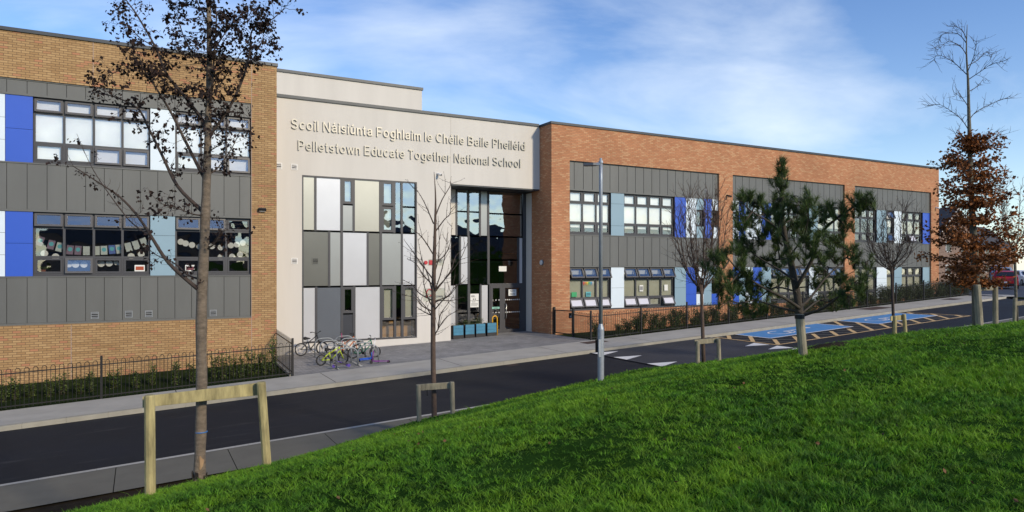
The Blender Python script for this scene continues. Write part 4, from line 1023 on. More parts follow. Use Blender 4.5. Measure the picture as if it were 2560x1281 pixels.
b.build('leaves', M['shrub'], pp)
# ceiling lamps seen in the ground-floor classroom
lampm, n_, l_, p_ = newmat('lit_tube'); p_.inputs['Emission Color'].default_value = (1, .93, .8, 1); p_.inputs['Emission Strength'].default_value = 2.5
for i, (x, y) in enumerate(((-1.6, 1.3), (.1, 1.3), (2.4, 1.2))):
    o = thing('ceiling_lamp', 'lit strip lamp on the classroom ceiling, ' + ('seen through the second fanlight', 'seen through the fourth fanlight', 'seen above the row of plates')[i], 'lamp', (x, YL + 1 + y, 2.25))
    MB().box(-.6, .6, -.08, .08, -.05, 0).build('housing', M['white_plastic'], o); MB().box(-.57, .57, -.06, .06, -.065, -.052).build('tube', lampm, o)


# ------------------------------------------------------------------ railings
def fence_run(root, path, panel_h=1.12, post_h=1.25, pitch=.2, gate=None):
    """path: list of post positions (world points on the ground)"""
    o = root.location
    for p in path:
        MB().box(p[0] - .03, p[0] + .03, p[1] - .03, p[1] + .03, p[2] - .1, p[2] + post_h).build('post', M['black'], root, o)
    for p, q in zip(path, path[1:]):
        p, q = Vector(p), Vector(q); L = (q - p).length; d = (q - p).normalized(); b = MB()
        for h in (.10, panel_h - .13): b.bar(p + Vector((0, 0, h)) + d * .03, q + Vector((0, 0, h)) - d * .03, .012, .03)
        n = max(1, int((L - .1) / pitch)); s = (L - .1) / n; w = s * .54
        for k in range(n):
            u = .05 + s * (k + .5); pts = []
            a, c = p + d * (u - w / 2), p + d * (u + w / 2); r = w / 2
            pts = [a + Vector((0, 0, .04)), a + Vector((0, 0, panel_h - r))]
            for t in np.linspace(math.pi, 0, 6)[1:-1]: pts.append(p + d * (u + r * math.cos(t)) + Vector((0, 0, panel_h - r + r * math.sin(t))))
            pts += [c + Vector((0, 0, panel_h - r)), c + Vector((0, 0, .04))]
            b.tube(pts, .0095, 4)
        b.build('railing_panel', M['black'], root, o)
def fp(X, n=2.36, dz=.11): x, y, z = road(X, n, dz); return (x, y, z)
fl = thing('metal_fence', 'black bow top railings along the pavement before the ochre left wing', 'fence', fp(4.4))
fence_run(fl, [fp(x) for x in (-14.6, -11.9, -9.15, -6.4, -3.69, -.97, 1.74, 4.42)])
# spiked return fence beside the paved apron
rt = thing('metal_fence', 'short black spiked railings running back to the corner of the ochre wing', 'fence', fp(4.42))
o = rt.location; y0, y1 = fp(4.42)[1] + .04, YL + .2; z0, z1 = fp(4.42)[2], -3.5
MB().box(4.38, 4.46, y1 - .08, y1, z1 - .1, z1 + 1.28).build('post', M['black'], rt, o)
b = MB()
for h in (.12, 1.05): b.bar((4.42, y0, z0 + h), (4.42, y1 - .08, z1 + h), .012, .035)
for k in range(27):
    y = y0 + (y1 - .1 - y0) * (k + .5) / 27; z = z0 + (z1 - z0) * (k + .5) / 27
    b.tube([(4.42, y, z + .05), (4.42, y, z + 1.17), (4.42, y, z + 1.22)], [.008, .008, .002], 4)
b.build('railing_panel', M['black'], rt, o)
MB().bar((4.36, y0, z0 + .02), (4.36, y1, z1 + .02), .06, .1).build('edging', M['kerb'], rt, o)
# right wing: gate, panel, then the long run
gc = Vector((XR0 + .12, YR - .06, ZP(1392, 836, YR)))
g1 = W(1433.5, 841.5, 30.25); g1.z -= .02
gt = thing('metal_gate', 'black barred gate with a square lock box at the corner of the right wing', 'gate', gc)
for p in (gc, g1): MB().box(p.x - .04, p.x + .04, p.y - .04, p.y + .04, p.z - .1, p.z + 1.28).build('post', M['black'], gt, gc)
d = (g1 - gc).normalized(); a, c = gc + d * .09, g1 - d * .09
b = MB()
for h in (.1, 1.14): b.bar(a + Vector((0, 0, h)), c + Vector((0, 0, h)), .03, .045)
for p in (a, c): b.bar(p + Vector((0, 0, .1)), p + Vector((0, 0, 1.16)), .04, .04)
n = 16
for k in range(1, n): p = a + (c - a) * k / n; b.tube([p + Vector((0, 0, .1)), p + Vector((0, 0, 1.14))], .008, 4)
b.build('gate_leaf', M['black'], gt, gc)
p = c - d * .12; MB().bar(p + Vector((0, 0, .82)), p + Vector((0, 0, 1.05)), .2, .07).build('lock_box', M['black'], gt, gc)
MB().disc(p + Vector((-.05, -.06, .9)), (-.3, -1, 0), .045, 12, 0, .01).build('handle', M['galv'], gt, gc)
fr_ = thing('metal_fence', 'long black bow top railings along the pavement before the orange right wing', 'fence', fp(16.7))
posts = [tuple(g1)] + [fp(x) for x in (16.72, 19.5, 22.3, 25.1, 27.9, 30.75, 33.6, 36.5, 39.4, 42.4, 45.5, 48.7)]
fence_run(fr_, posts)
sf = thing('metal_fence', 'taller black railings turning back beside the far end of the right wing', 'fence', fp(48.7))
fence_run(sf, [(48.9, 30.0, -2.0), (49.6, 33, -1.95), (51.5, 36.2, -1.95)], 1.45, 1.6)

# ------------------------------------------------------------------ shrubs behind the railings
def shrub_mesh(seed, h, w, n, mt, name, label, cat='shrub', group=None, loc=(0, 0, 0)):
    rnd = random.Random(seed); t = thing(name, label, cat, loc, 0, group)
    b = MB(); tips = []
    for i in range(7):
        a = rnd.uniform(0, 6.28); L = h * rnd.uniform(.6, 1.0); r = w * rnd.uniform(.2, .8)
        pts = [(0.04 * math.cos(a), .04 * math.sin(a), -.05), (r * .4 * math.cos(a), r * .4 * math.sin(a), L * .5), (r * math.cos(a + .3), r * math.sin(a + .3), L)]
        b.tube(pts, [.009, .006, .003], 4); tips.append([Vector(q) for q in pts])
    b.build('stem', M['bark_dark'], t)
    b = MB()
    for i in range(n):
        st = rnd.choice(tips); u = rnd.random() ** .7
        p = st[0].lerp(st[1], u * 2) if u < .5 else st[1].lerp(st[2], u * 2 - 1)
        p = p + Vector((rnd.gauss(0, w * .22), rnd.gauss(0, w * .22), rnd.gauss(.03, h * .05)))
        p.z = max(p.z, .06)
        d = Vector((rnd.gauss(0, 1), rnd.gauss(0, 1), rnd.gauss(.5, .7))).normalized(); L = rnd.uniform(.05, .09)
        e = d.orthogonal().normalized(); e = (e * math.cos(i) + d.cross(e) * math.sin(i)) * L * .24
        b.face([p, p + d * L * .5 + e, p + d * L, p + d * L * .5 - e])
    b.build('foliage', mt, t)
    return t
GS = 'shrubs behind the left railings'
protoL = [shrub_mesh(10 + k, 1.0, .19, 380, M['shrub'], 'shrub', 'x', 'shrub', GS) for k in range(3)]
usedL = [0, 0, 0]
def place(proto, used, k, loc, rz, sc, label):
    if used[k] == 0: o = proto[k]; used[k] = 1
    else: o = copy_tree(proto[k])
    o.location = loc; o.rotation_euler = (0, 0, rz); o.scale = (sc[0], sc[0], sc[1]); o['label'] = label; return o
lx = [(6, 1.0), (37, .95), (76, .75), (125, 1.0), (158, .95), (200, .9), (225, 1.05), (285, .9), (340, .85), (380, 1.1), (438, 1.05), (478, .95), (535, 1.0), (558, .95), (582, .85), (604, .9), (626, 1.0), (646, .85), (664, .95), (684, 1.25)]
gaps = {0: 'leafy shrub at the left edge of the picture behind the railings', 2: 'low sparse shrub at the far left behind the railings', 7: 'single shrub just right of the tallest left railing post', 9: 'tall shrub behind the railings, left of the gap before the big trunk', 19: 'tallest leafy shrub against the corner where the spiked railings start'}
for i, (px, h) in enumerate(lx):
    yb = 24.0 + .4 * ((i * 7) % 5) / 5; X = XP(px, yb); z = fp(X)[2] - .03
    place(protoL, usedL, i % 3, (X, yb, z), i * 1.7, (1.0 + .15 * ((i * 5) % 3 - 1), h * (.76 if px < 500 else .95)), gaps.get(i, 'leafy green shrub in the bed between the left railings and the ochre brick wall'))
GH2 = 'hedge shrubs behind the right railings'
protoR = [shrub_mesh(30 + k,   .95, .36, 1250, M['shrub_dark'], 'hedge_shrub', 'x', 'shrub', GH2) for k in range(4)]
usedR = [0] * 4
x = 17.35; i = 0
while x < 48.5:
    y, z = fp(x)[1] + .42 + .12 * math.sin(i * 2.3), fp(x)[2] - .04
    h = (.9 + .22 * math.sin(i * 1.31) + .12 * math.sin(i * 3.7)) * (1.0 if x < 38 else 1.12)
    if abs(x - 18.1) > .4:
        place(protoR, usedR, i % 4, (x, y, z), i * 2.1, (1.0 + .12 * math.sin(i * 1.9), h), 'first dark hedge shrub, standing alone beside the gate' if i == 0 else 'dark evergreen hedge shrub in the row behind the right wing railings')
    x += .44; i += 1

# ------------------------------------------------------------------ trees
class Tree:
    def __init__(s, seed): s.r = random.Random(seed); s.wood = MB(); s.twig = MB(); s.tips = []
    def rv(s): return Vector((s.r.gauss(0, 1), s.r.gauss(0, 1), s.r.gauss(0, 1)))
    def shoot(s, p, d, L, r0, n=5, wob=.12, up=.1, mb=None, sides=5, r1=None):
        p = Vector(p); d = Vector(d).normalized(); pts = [p.copy()]
        for k in range(n):
            d = (d + s.rv() * wob + Vector((0, 0, up))).normalized(); p = p + d * (L / n); pts.append(p.copy())
        r1 = r0 * .35 if r1 is None else r1
        (mb or s.twig).tube(pts, [r0 + (r1 - r0) * k / n for k in range(n + 1)], sides)
        return pts
    def side(s, d, ang):
        d = Vector(d).normalized(); o = d.orthogonal().normalized(); t = s.r.uniform(0, 6.283)
        o = o * math.cos(t) + d.cross(o) * math.sin(t)
        return d * math.cos(ang) + o * math.sin(ang)
def smooth_path(pts, n=4):
    P_ = [Vector(p) for p in pts]; out = []
    for i in range(len(P_) - 1):
        a, b_, c, d = P_[max(i - 1, 0)], P_[i], P_[i + 1], P_[min(i + 2, len(P_) - 1)]
        for k in range(n):
            t = k / n; out.append(.5 * ((2 * b_) + (c - a) * t + (2 * a - 5 * b_ + 4 * c - d) * t * t + (3 * b_ - a - 3 * c + d) * t ** 3))
    out.append(P_[-1]); return out
def leaf(mb, rnd, p, L, wd=.4, droop=0.0):
    d = Vector((rnd.gauss(0, 1), rnd.gauss(0, 1), rnd.gauss(-droop, .8))).normalized(); e = d.orthogonal().normalized(); t = rnd.uniform(0, 6.28)
    f = d.cross(e); e2 = (e * math.cos(t) + f * math.sin(t)) * L * wd; nrm = d.cross(e2).normalized() * L * .18 * rnd.uniform(-1, 1)
    mb.face([p, p + d * L * .45 + e2 + nrm, p + d * L, p + d * L * .5 - e2 + nrm])

# big alder in the left foreground
D1 = 7.64
base1 = on_lawn(500, D1)
t1 = thing('alder_tree', 'tall young tree with black withered leaves and a peeled bark scar, nearest the camera', 'tree', base1)
T = Tree(3)
tp = [(498, 1225, .072), (499, 1190, .066), (500, 1140, .060), (502, 1060, .060), (504, 960, .058), (503, 850, .058), (505, 720, .060), (511, 610, .052), (514, 520, .050), (517, 430, .044), (520, 330, .037), (522, 220, .031), (523, 120, .027), (522, 0, .023), (524, -120, .018), (527, -260, .010)]
tw = smooth_path([W(x, y, D1) for x, y, r in tp], 3); tr = []
for i in range(len(tp) - 1):
    for k in range(3): tr.append((tp[i][2] * (1 - k / 3) + tp[i + 1][2] * k / 3) * (1 + .05 * math.sin(i * 5 + k * 2.1)))
tr.append(tp[-1][2]); T.wood.tube(tw, tr, 12)
trunk = T.wood.build('trunk', M['bark'], t1, base1, smooth=True)
b = MB(); c = W(500, 1158, D1 - .066)
fwd = Vector((FX, FY, 0)); rgt = Vector((FY, -FX, 0))
ring_ = []
for t in np.linspace(0, 6.283, 19)[:-1]:
    u, v = math.cos(t) * (1 + .12 * math.sin(3 * t)), math.sin(t) + .12 * math.sin(5 * t)
    ring_.append(c + rgt * .034 * u + Vector((0, 0, .072 * v)) + fwd * (.016 * u * u))
for p, q in zip(ring_, ring_[1:] + ring_[:1]): b.face([c - fwd * .004, p, q])
b.build('bark_scar', M['scar'], trunk, base1)
b = MB(); c = W(503, 1080, D1); b.ring(c, (0, 0, 1), .0615, .006, 20, 6); b.build('tree_tie', mat('blue_twine', (.03, .16, .45), .6), t1, base1)
boughs = [
 ([(503, 728), (486, 716), (421, 657), (377, 590), (343, 539), (301, 494), (253, 461), (183, 416)], .026, -.15),
 ([(377, 590), (352, 575), (318, 545), (262, 470), (225, 410), (192, 335)], .010, .25),
 ([(505, 700), (470, 688), (438, 660), (395, 640), (370, 622)], .014, .3),
 ([(507, 530), (497, 520), (444, 466), (405, 388), (371, 320), (343, 270), (281, 241), (236, 232)], .024, .12),
 ([(511, 445), (495, 416), (461, 348), (427, 281), (393, 225), (360, 174), (343, 129)], .022, -.2),
 ([(393, 225), (365, 190), (320, 172), (272, 190)], .009, -.3),
 ([(513, 330), (505, 300), (461, 241), (416, 185), (388, 118), (343, 39), (315, 0), (290, -40)], .022, .2),
 ([(388, 118), (350, 95), (318, 62), (296, 60)], .008, .35),
 ([(519, 345), (535, 325), (573, 270), (607, 197), (624, 129), (632, 73), (674, 53), (714, 20)], .019, -.1),
 ([(620, 105), (640, 60), (655, 75), (660, 105)], .006, -.2),
 ([(519, 290), (529, 235), (532, 197), (537, 112), (541, 34), (528, -20), (520, -90)], .014, -.22),
 ([(520, 250), (548, 215), (575, 175), (605, 130), (625, 110)], .008, .1),
 ([(521, 180), (500, 150), (470, 115), (452, 70), (445, 30), (470, 10)], .011, .25),
 ([(521, 150), (545, 110), (580, 60), (615, 30)], .011, .2),
 ([(521, 110), (560, 70), (600, 65), (640, 35)], .008, -.25),
 ([(522, 60), (500, 20), (480, -15), (450, -40)], .010, .2),
 ([(523, -20), (500, -70), (470, -120), (455, -170)], .011, .2), ([(524, -60), (550, -110), (580, -150), (590, -200)], .010, -.2), ([(525, -120), (510, -170), (495, -220)], .008, .2), ([(526, -150), (540, -200), (548, -260)], .007, .1),
 ([(514, 625), (533, 612), (547, 590), (556, 560)], .011, -.1),
 ([(516, 440), (545, 420), (580, 370), (600, 330), (625, 300)], .010, .2),
 ([(509, 540), (480, 535), (440, 520), (405, 510)], .010, -.25),
 ([(518, 380), (545, 365), (570, 340)], .008, -.2)]
rnd = random.Random(11); lf = MB(); bp_ = list(tw[24:])
def cone_cluster(p, k):
    for _ in range(k):
        q = p + Vector((rnd.gauss(0, .022), rnd.gauss(0, .022), rnd.gauss(-.012, .02)))
        leaf(lf, rnd, q, rnd.uniform(.022, .058), .38, .9)
for bi, (pl, r0, dd) in enumerate(boughs):
    n = len(pl); P3 = smooth_path([W(x, y, D1 + dd * (i / (n - 1)) * 1.6) for i, (x, y) in enumerate(pl)], 4)
    m = len(P3); bp_ += P3; T.twig.tube(P3, [r0 * (1 - .82 * k / (m - 1)) for k in range(m)], 6)
    bare = bi in (0, 1, 2)
    for k in range(2, m, 1):
        for _ in range(2 if k > m * .3 else 1):
            if rnd.random() < (.55 if bare else .25): continue
            d = T.side(P3[k] - P3[k - 1], R(rnd.uniform(35, 75))); L = rnd.uniform(.09, .26)
            tw2 = T.shoot(P3[k], d, L, .0032, 4, .28, .05, sides=4)
            if bare and rnd.random() < .5: continue
            hi = P3[k].z > .75
            for q in tw2[2:]:
                if rnd.random() < .5: cone_cluster(q, rnd.randint(1, 6 if hi else 3))
                if rnd.random() < .5:
                    d2 = T.side(d, R(55)); t3 = T.shoot(q, d2, rnd.uniform(.04, .1), .0022, 2, .2, -.1, sides=3); cone_cluster(t3[-1], rnd.randint(3, 7 if hi else 4))
for px, py, sx, sy, k in ((500, 120, 45, 60, 26), (545, 130, 40, 60, 28), (520, 210, 40, 45, 14), (500, 310, 40, 40, 18), (545, 280, 30, 40, 16), (440, 110, 30, 35, 10), (540, 40, 40, 30, 16), (590, 60, 25, 25, 12), (470, 240, 40, 30, 16), (390, 180, 25, 30, 10), (400, 150, 30, 30, 6)):
    for _ in range(k):
        p = W(px + rnd.gauss(0, sx * .6), py + rnd.gauss(0, sy * .6), D1 + rnd.gauss(0, .2)); 
        near = min(bp_, key=lambda q: (q - p).length); T.twig.tube([near, near.lerp(p, .5) + T.rv() * .02, p], [.005, .004, .0025], 4); cone_cluster(p, rnd.randint(4, 8)); cone_cluster(near.lerp(p, .6), rnd.randint(1, 4))
T.twig.build('branches', M['bark_dark'], t1, base1, smooth=True)
lf.build('leaves', M['alder'], t1, base1)
b = MB()                                                              # rough dark peeling bark round the foot
c0 = W(499, 1215, D1)
for k in range(26):
    t = k * 2.4; h0 = -.04 + .16 * ((k * 7) % 10) / 10; r_ = .069 - .012 * h0
    p = c0 + Vector((math.cos(t) * r_, math.sin(t) * r_, h0 + .03)); o_ = Vector((math.cos(t), math.sin(t), 0)); q_ = Vector((-math.sin(t), math.cos(t), 0))
    b.prism([p - q_ * .022 - Vector((0, 0, .03)), p + q_ * .02 - Vector((0, 0, .035)), p + q_ * .018 + Vector((0, 0, .03)) + o_ * .006, p - q_ * .015 + Vector((0, 0, .04))], o_ * .010)
b.build('rough_bark', mat('peeling_bark', (.022, .018, .015), .95, var=.5, scale=30), t1, base1)

def guard(label, posts, board, mt='timber', strap=None, r=None):
    """posts: (px, ytop, ybase, depth, half width m); board: two (px, ytop, ybot, depth)"""
    o3 = W(posts[0][0], posts[0][2], posts[0][3]); t = thing('tree_guard', label, 'tree support', o3, 0, 'timber tree supports on the lawn')
    for px, yt, yb, d, hw, lean in posts:
        a, c = W(px + lean, yt, d), W(px, yb, d); c = c + (c - a).normalized() * .35
        b = MB(); b.tube([c, a - Vector((0, 0, .015)), a], [hw, hw * .97, hw * .85], 10); b.build('post', M[mt], t, o3, smooth=False)
    if board:
        (x0, t0, b0, d0), (x1, t1_, b1, d1) = board
        P0, P1, P2, P3 = W(x0, b0, d0), W(x1, b1, d1), W(x1, t1_, d1), W(x0, t0, d0)
        MB().prism([P0, P1, P2, P3], fwd * .035).build('crossbar', M[mt], t, o3, bevel=.004)
    if strap:
        px, y0, y1, d = strap; MB().bar(W(px, y0, d), W(px, y1, d), .018, .004).build('strap', M['black'], t, o3)
    return t
guard('mossy timber tree support of two posts and a board before the nearest trunk', [(376, 988, 1240, 6.9, .052, -2), (668, 955, 1172, 7.8, .052, -15)], [(356, 992, 1020, 7.02), (652, 957, 988, 7.9)], 'timber')
# second, slender bare tree
D2 = 14.42
base2 = on_lawn(1085, D2)
t2 = thing('bare_tree', 'slender bare tree with upswept twigs before the cream entrance block', 'tree', base2)
T = Tree(21)
tp = [(1086, 1062, .062), (1085, 1000, .056), (1083, 900, .053), (1083, 800, .052), (1084, 720, .048), (1086, 640, .040), (1088, 560, .028), (1089, 500, .018), (1087, 455, .009), (1085, 430, .005)]
tw = smooth_path([W(x, y, D2) for x, y, r in tp], 3)
tr = [tp[i][2] * (1 - k / 3) + tp[i + 1][2] * k / 3 for i in range(len(tp) - 1) for k in range(3)] + [tp[-1][2]]
T.wood.tube(tw, tr, 9); T.wood.build('trunk', M['bark_red'], t2, base2, smooth=True)
def knobby(T, pts, n, L0, L1, r, a0=30, a1=60, stub=True):
    for _ in range(n):
        k = T.r.randint(1, len(pts) - 1); p = pts[k - 1].lerp(pts[k], T.r.random())
        d = T.side(pts[k] - pts[k - 1], R(T.r.uniform(a0, a1)))
        t = T.shoot(p, d, T.r.uniform(L0, L1), r, 3, .12, .12, sides=4)
        if stub:
            for q in t[1:]: T.shoot(q, T.side(d, R(50)), .03, .0045, 1, 0, 0, sides=3, r1=.003)
main2 = [([(1084, 560), (1060, 505), (1040, 472)], 0), ([(1087, 545), (1105, 500), (1123, 470), (1127, 458)], .3), ([(1088, 580), (1112, 548), (1125, 535), (1126, 500)], .1),
 ([(1085, 640), (1060, 600), (1040, 580), (1008, 560)], -.3), ([(1085, 660), (1110, 640), (1125, 610), (1130, 560)], .4), ([(1083, 700), (1050, 655), (1025, 620), (1010, 600)], .3), ([(1084, 715), (1060, 690), (1040, 660), (1018, 648)], -.5), ([(1084, 728), (1120, 690), (1150, 650), (1170, 605)], -.2), ([(1084, 735), (1125, 680), (1140, 640), (1168, 615)], .4),
 ([(1083, 740), (1070, 690), (1055, 650), (1045, 600)], .5), ([(1084, 735), (1100, 690), (1112, 640), (1118, 585)], -.4), ([(1083, 752), (1050, 735), (1030, 712), (1006, 700)], .2), ([(1083, 755), (1120, 740), (1140, 715), (1172, 700)], .3), ([(1083, 780), (1055, 765), (1038, 745), (1005, 738)], -.3), ([(1084, 778), (1110, 748), (1128, 735), (1160, 690)], -.5), ([(1082, 790), (1060, 780), (1042, 768)], .1),
 ([(1083, 845), (1100, 815), (1118, 792), (1148, 775)], -.2), ([(1095, 825), (1100, 790), (1112, 770), (1135, 740)], -.1), ([(1082, 770), (1068, 740), (1058, 700), (1060, 660)], -.6), ([(1084, 690), (1095, 650), (1098, 600), (1095, 540)], .5), ([(1084, 760), (1098, 752), (1128, 752), (1142, 748)], .5), ([(1083, 800), (1070, 775), (1040, 740), (1020, 715)], .6)]
for pl, dd in main2:
    n = len(pl); P3 = smooth_path([W(x, y, D2 + dd * 1.5 * i / (n - 1)) for i, (x, y) in enumerate(pl)], 3); m = len(P3)
    T.twig.tube(P3, [.0155 * (1 - .75 * k / (m - 1)) for k in range(m)], 5); knobby(T, P3, 5, .15, .5, .006)
    for q in P3[2:]:
        if T.r.random() < .8: T.shoot(q, T.side(Vector((0, 0, 1)), R(50)), .04, .006, 1, 0, 0, sides=3, r1=.004)
T.twig.build('branches', M['bark_dark'], t2, base2, smooth=True)
guard('grey weathered tree support with a hanging strap before the slender bare tree', [(1048, 963, 1052, 14.0, .050, -2), (1132, 955, 1036, 14.2, .050, -2)], [(1040, 962, 978, 14.05), (1124, 956, 972, 14.25)], 'timber_grey', (1068, 975, 990, 14.0))

# vase-shaped bare trees
def vase_tree(px, yb, d, yfork, crown, seed, label, n=13, mt='bark_red', r0=.042):
    base = on_lawn(px, d); t = thing('bare_tree', label, 'tree', base); T = Tree(seed)
    f = W(px - 6, yfork, d); b0 = base - Vector((0, 0, .2))
    T.wood.tube([b0, b0.lerp(f, .5) + Vector((.01, .01, 0)), f, f + Vector((0, 0, .3))], [r0 * 1.15, r0, r0 * .9, r0 * .6], 9)
    T.wood.build('trunk', M[mt], t, base, smooth=True)
    H = (yfork - crown[2]) * d / F_PX; Wd = (crown[1] - crown[0]) * d / F_PX / 2
    for i in range(n):
        a = i * 2.4 + T.r.uniform(-.3, .3); k = (i % 4) / 3.0
        out = Wd * (.35 + .6 * ((i * 7) % n) / n)
        p0 = f + Vector((0, 0, .25 * k * H * .6))
        tip = f + Vector((math.cos(a) * out, math.sin(a) * out, H * (.55 + .45 * (1 - out / Wd / 1.2)) * T.r.uniform(.85, 1.05)))
        mid = p0.lerp(tip, .4) + Vector((math.cos(a), math.sin(a), -.4)) * out * .28
        P3 = smooth_path([p0, mid, tip], 5); m = len(P3)
        T.twig.tube(P3, [r0 * .36 * (1 - .8 * q / (m - 1)) + .003 for q in range(m)], 5)
        for q in range(2, m):
            for _ in range(3):
                dd = T.side(P3[q] - P3[q - 1], R(T.r.uniform(20, 50))); L = T.r.uniform(.2, .6) * H / 2.6
                s2p = T.shoot(P3[q], dd, L, .0065, 4, .16, .14, sides=4)
                for z in s2p[1:]:
                    if T.r.random() < .75: T.shoot(z, T.side(dd, R(T.r.uniform(25, 60))), T.r.uniform(.06, .24), .004, 3, .2, .1, sides=3)
    T.twig.build('branches', M[mt], t, base, smooth=True)
    return t
vase_tree(1760, 905, 15.7, 745, (1650, 1860, 450), 41, 'bare tree with dense upswept twigs left of the pine', 14)
guard('small grey tree support before the bare tree left of the pine', [(1744, 853, 915, 15.5, .048, 0), (1798, 847, 902, 15.7, .048, -2)], [(1737, 850, 862, 15.55), (1797, 845, 857, 15.78)], 'timber_grey')
vase_tree(2236, 842, 20.6, 690, (2165, 2335, 490), 57, 'small bare tree between the pine and the rust leaved tree', 13, 'bark_dark')
guard('small tree support at the foot of the bare tree right of the pine', [(2237, 790, 845, 19.8, .055, 0), (2264, 786, 840, 20.3, .055, -4)], [(2227, 791, 803, 20.0), (2256, 788, 801, 20.35)], 'timber')
vase_tree(2543, 812, 20.5, 640, (2480, 2620, 430), 63, 'thin bare sapling at the right edge of the lawn', 6, 'bark_grey', .04)
guard('stake with a pale rail at the right edge of the lawn', [(2536, 745, 815, 20.2, .05, 1)], [(2534, 755, 766, 20.3), (2600, 748, 758, 20.6)], 'timber_grey')

# pine
D4 = 9.0
base4 = on_lawn(2005, D4)
t4 = thing('pine_tree', 'young dark green pine with long needle tufts in front of the right wing', 'tree', base4)
T = Tree(77); T.twig = T.wood
tp = [(2010, 895, .052), (2000, 800, .050), (1994, 745, .050), (1986, 700, .047), (1975, 645, .042), (1964, 600, .036), (1956, 540, .028), (1955, 470, .017), (1955, 410, .008)]
tw = smooth_path([W(x, y, D4 + .05) for x, y, r in tp], 3)
tr = [tp[i][2] * (1 - k / 3) + tp[i + 1][2] * k / 3 for i in range(len(tp) - 1) for k in range(3)] + [tp[-1][2]]
T.wood.tube(tw, tr, 10)
limbs = [([(1998, 770), (2030, 740), (2060, 700), (2100, 660), (2120, 640)], .02, .4), ([(1990, 720), (2030, 650), (2040, 600), (2075, 560), (2130, 520), (2165, 495)], .028, -.4), ([(2000, 780), (1950, 770), (1890, 750), (1840, 730)], .02, .5), ([(1998, 770), (1960, 745), (1900, 715), (1850, 680), (1815, 640)], .022, -.3), ([(1985, 700), (1940, 670), (1890, 640), (1862, 610)], .018, .4), ([(1965, 600), (1930, 560), (1880, 530), (1850, 500)], .016, -.4), ([(1960, 560), (1990, 540), (2020, 510)], .013, .4), ([(1975, 640), (2010, 590), (2020, 550)], .013, -.5), ([(2005, 790), (2060, 770), (2110, 730), (2145, 700)], .02, -.5), ([(1975, 645), (1935, 650), (1900, 650)], .012, .8), ([(1980, 670), (2050, 660), (2110, 690)], .012, .6), ([(2000, 775), (1990, 720), (2030, 690)], .01, .9), ([(1958, 545), (1935, 520), (1905, 530)], .012, .5), ([(1956, 520), (1985, 490), (2005, 500)], .01, -.4), ([(1957, 500), (1940, 465), (1938, 440)], .009, .2), ([(1956, 480), (1968, 455), (1970, 435)], .009, -.2), ([(1990, 730), (1935, 720), (1880, 760), (1850, 770)], .014, .9), ([(2003, 785), (2050, 750), (2090, 745)], .014, .8)]
for pl, r0, dd in limbs:
    n = len(pl); P3 = smooth_path([W(x, y, D4 + dd * 1.9 * i / (n - 1)) for i, (x, y) in enumerate(pl)], 3); m = len(P3)
    T.wood.tube(P3, [r0 * (1 - .7 * k / (m - 1)) for k in range(m)], 6)
tuf = [(1954, 405, 13, 0), (1953, 425, 16, 0), (1944, 448, 20, .1), (1965, 462, 22, -.1), (1955, 490, 32, .1), (1930, 520, 36, .4), (1905, 532, 34, .4), (1868, 482, 26, -.6), (1885, 500, 26, -.5), (1848, 500, 18, -.7), (1862, 540, 26, -.5), (1950, 545, 36, -.2), (1985, 520, 34, -.3), (2005, 500, 34, -.4), (2030, 505, 30, .6), (2022, 540, 38, -.5), (1985, 565, 36, .3), (1918, 570, 34, .4), (1885, 585, 32, .5), (1868, 620, 34, .6), (1845, 560, 20, -.5), (2075, 515, 24, -.5), (2110, 530, 26, -.6), (2135, 505, 32, -.7), (2160, 490, 26, -.8), (2180, 505, 18, -.8), (2060, 545, 26, -.5), (2095, 600, 34, .3), (2075, 635, 36, .4), (2120, 625, 30, .6), (2150, 640, 26, .6), (2170, 655, 18, .6), (2040, 625, 36, -.6), (2015, 600, 30, -.6), (2060, 675, 34, .7), (2105, 695, 36, .8), (2140, 705, 34, -.8), (2165, 690, 22, -.8), (2085, 745, 30, .8), (2120, 740, 26, -.7), (1850, 625, 28, .5), (1900, 640, 32, .8), (1935, 655, 34, .7), (1945, 600, 30, .4), (1815, 625, 30, -.6), (1800, 670, 32, -.6), (1810, 710, 36, -.6), (1845, 720, 32, .5), (1870, 685, 34, -.4), (1855, 660, 28, -.4), (1816, 750, 22, .4), (1858, 765, 34, .8), (1900, 772, 28, .5), (1925, 720, 32, .8), (1885, 725, 28, -.2), (1965, 690, 24, .6), (1990, 640, 28, -.3), (1845, 600, 20, .6), (1798, 640, 22, -.6), (2040, 700, 24, .7), (1830, 690, 24, .2), (2000, 560, 26, .5), (1960, 575, 26, .5), (2050, 590, 26, .2), (2125, 560, 16, -.6)]
rnd = random.Random(5); nd = MB(); limb_pts = [Vector(q) for q in tw[6:]]
for pl, r0, dd in limbs:
    n = len(pl); limb_pts += smooth_path([W(x, y, D4 + dd * 1.9 * i / (n - 1)) for i, (x, y) in enumerate(pl)], 3)
